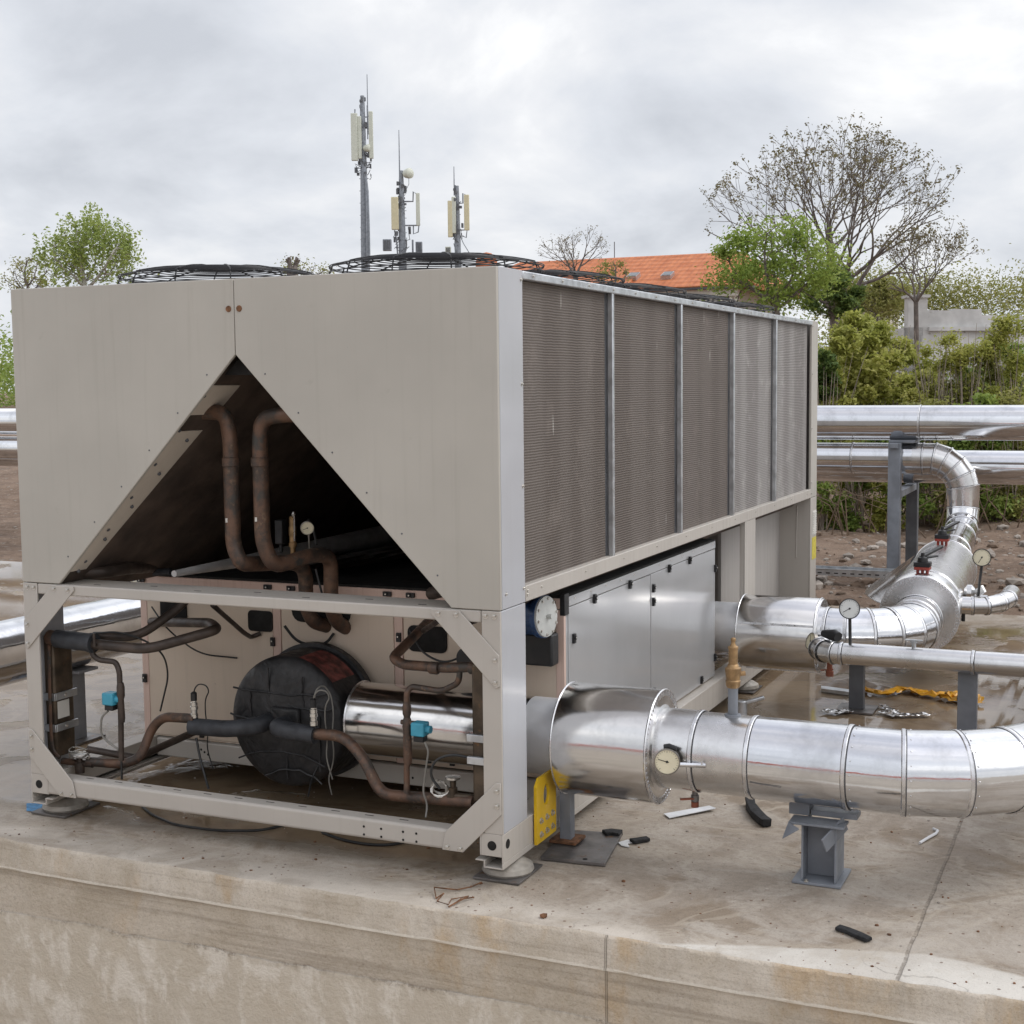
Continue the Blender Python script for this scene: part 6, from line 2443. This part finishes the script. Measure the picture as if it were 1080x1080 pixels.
mast(482, 196, 70, 'shortest antenna mast with two cream panel antennas and no dish', [
    ('panel', -7.5, 16, 54, 5.0, 'antcream'), ('panel', -3.6, 12, 50, 4.5, 'antwhite'), ('panel', 10, 10, 47, 5.6, 'antcream'), ('whip', -3, -20, 10), ('arm', [(1, 18, 0), (6, 18, 0), (6, 8, 0), (10, 10, 0)], .8), ('arm', [(1, 46, 0), (10, 46, 0), (9, 54, 0), (5, 52, 0)], .7),
    ('clut', 0, 10, 8, 3, 7), ('clut', 14, 26, 10, 4.5, 8), ('clut', 36, 62, 24, 5, 9), ('arm', [(1, 48, 0), (6, 60, 0), (12, 70, 0)], .45), ('box', -10, 64, 72, 6, 'antwhite'), ('arm', [(-2, 44, 0), (-3, 62, 0), (-2, 80, 0)], .8)], .17)

# ------------------------------------------------------------------ the yard on the photographer's side (seen in the cladding)
M['hoard'] = simple('red_site_hoarding', (.48, .085, .045), .6, 0, .12, 2)
hd = thing('site_hoarding', (3, -16, -1.3), 'low red site hoarding across the yard behind the photographer', 'hoarding')
for k in range(20):
    b = MB()
    b.box((-27 + k * 3, -16.06, .35), (-24.04 + k * 3, -16, 1.35))
    obj('board', b, 'hoard', hd)
    b = MB()
    b.box((-24.04 + k * 3, -16.1, -1.4), (-23.97 + k * 3, -16, 1.5))
    obj('post', b, 'steel_grey', hd)
    b = MB()
    b.box((-27 + k * 3, -16.05, -1.4), (-24.04 + k * 3, -16.01, .345))
    obj('lower_board', b, 'palewall', hd)

# ------------------------------------------------------------------ sky and sun
SUN_EL, SUN_AZ = R(52), R(62)      # azimuth measured from +Y toward +X
w = bpy.data.worlds.new('World')
sc.world = w
w.use_nodes = True
g = NT(w.node_tree)
bg = [n for n in w.node_tree.nodes if n.type == 'BACKGROUND'][0]
sky = g.n('ShaderNodeTexSky', sky_type='NISHITA', sun_disc=False, sun_elevation=SUN_EL, sun_rotation=SUN_AZ, air_density=1.0, dust_density=2.0)
tc = g.n('ShaderNodeTexCoord').outputs['Generated']
sep = g.n('ShaderNodeSeparateXYZ', {0: tc})
den = g.math('ADD', g.math('MAXIMUM', sep.outputs[2], 0.0), .42)
cmb = g.n('ShaderNodeCombineXYZ', {0: g.math('DIVIDE', sep.outputs[0], den), 1: g.math('DIVIDE', sep.outputs[1], den), 2: 0.0})
n1 = g.n('ShaderNodeTexNoise', {'Vector': cmb.outputs[0], 'Scale': 2.6, 'Detail': 8.0, 'Roughness': .55, 'Distortion': .25})
n2 = g.n('ShaderNodeTexNoise', {'Vector': cmb.outputs[0], 'Scale': 1.15, 'Detail': 3.0, 'Roughness': .5})
dens = g.math('ADD', g.math('MULTIPLY', n1.outputs[0], .62), g.math('MULTIPLY', n2.outputs[0], .38))
rp = g.n('ShaderNodeValToRGB')
els = rp.color_ramp.elements
els[0].position, els[0].color = .385, (.60, .625, .675, 1)
els[1].position, els[1].color = .585, (1.05, 1.05, 1.05, 1)
e = els.new(.46)
e.color = (.735, .76, .81, 1)
e = els.new(.53)
e.color = (.87, .88, .905, 1)
g.set(rp.inputs[0], dens)
hz = g.rng(sep.outputs[2], .0, .10, 1, 0)
cl = g.mix(g.math('MULTIPLY', hz, .5), rp.outputs[0], (.77, .81, .865))
zen = g.math('SUBTRACT', g.rng(sep.outputs[2], .22, .55, 1.0, 1.42), g.rng(sep.outputs[2], .55, .95, 0, .55))
# the cloud layer is brighter toward the hidden sun
sd = Vector((math.sin(SUN_AZ) * math.cos(SUN_EL), math.cos(SUN_AZ) * math.cos(SUN_EL), math.sin(SUN_EL)))
dt = g.n('ShaderNodeVectorMath', {0: tc, 1: tuple(sd)}, operation='DOT_PRODUCT').outputs['Value']
glow = g.rng(dt, .55, 1.0, 1.0, 1.65)
cl = g.mix(1.0, cl, g.n('ShaderNodeCombineColor', {0: zen, 1: zen, 2: g.math('ADD', zen, g.rng(sep.outputs[2], .5, .9, 0, .05))}), 'MULTIPLY')
cl = g.mix(1.0, cl, g.n('ShaderNodeCombineColor', {0: glow, 1: glow, 2: glow}), 'MULTIPLY')
cl10 = g.n('ShaderNodeVectorMath', {0: cl, 3: 10.0}, operation='SCALE').outputs[0]
g.set(bg.inputs[0], g.mix(.93, sky.outputs[0], cl10))
bg.inputs[1].default_value = .1

sl = bpy.data.lights.new('sun', 'SUN')
sl.energy = .8
sl.angle = R(22)
sl.color = (1, .96, .90)
so = bpy.data.objects.new('sun', sl)
COL.objects.link(so)
so.rotation_euler = (-sd).to_track_quat('-Z', 'Y').to_euler()
so.location = (10, 10, 30)

sc.view_settings.view_transform = 'Standard'
sc.view_settings.look = 'None'
sc.view_settings.exposure = .10
sc.view_settings.gamma = 1
sc.cycles.use_denoising = True
sc.cycles.max_bounces = 10
sc.cycles.glossy_bounces = 6
sc.cycles.diffuse_bounces = 4
sc.cycles.sample_clamp_indirect = 6
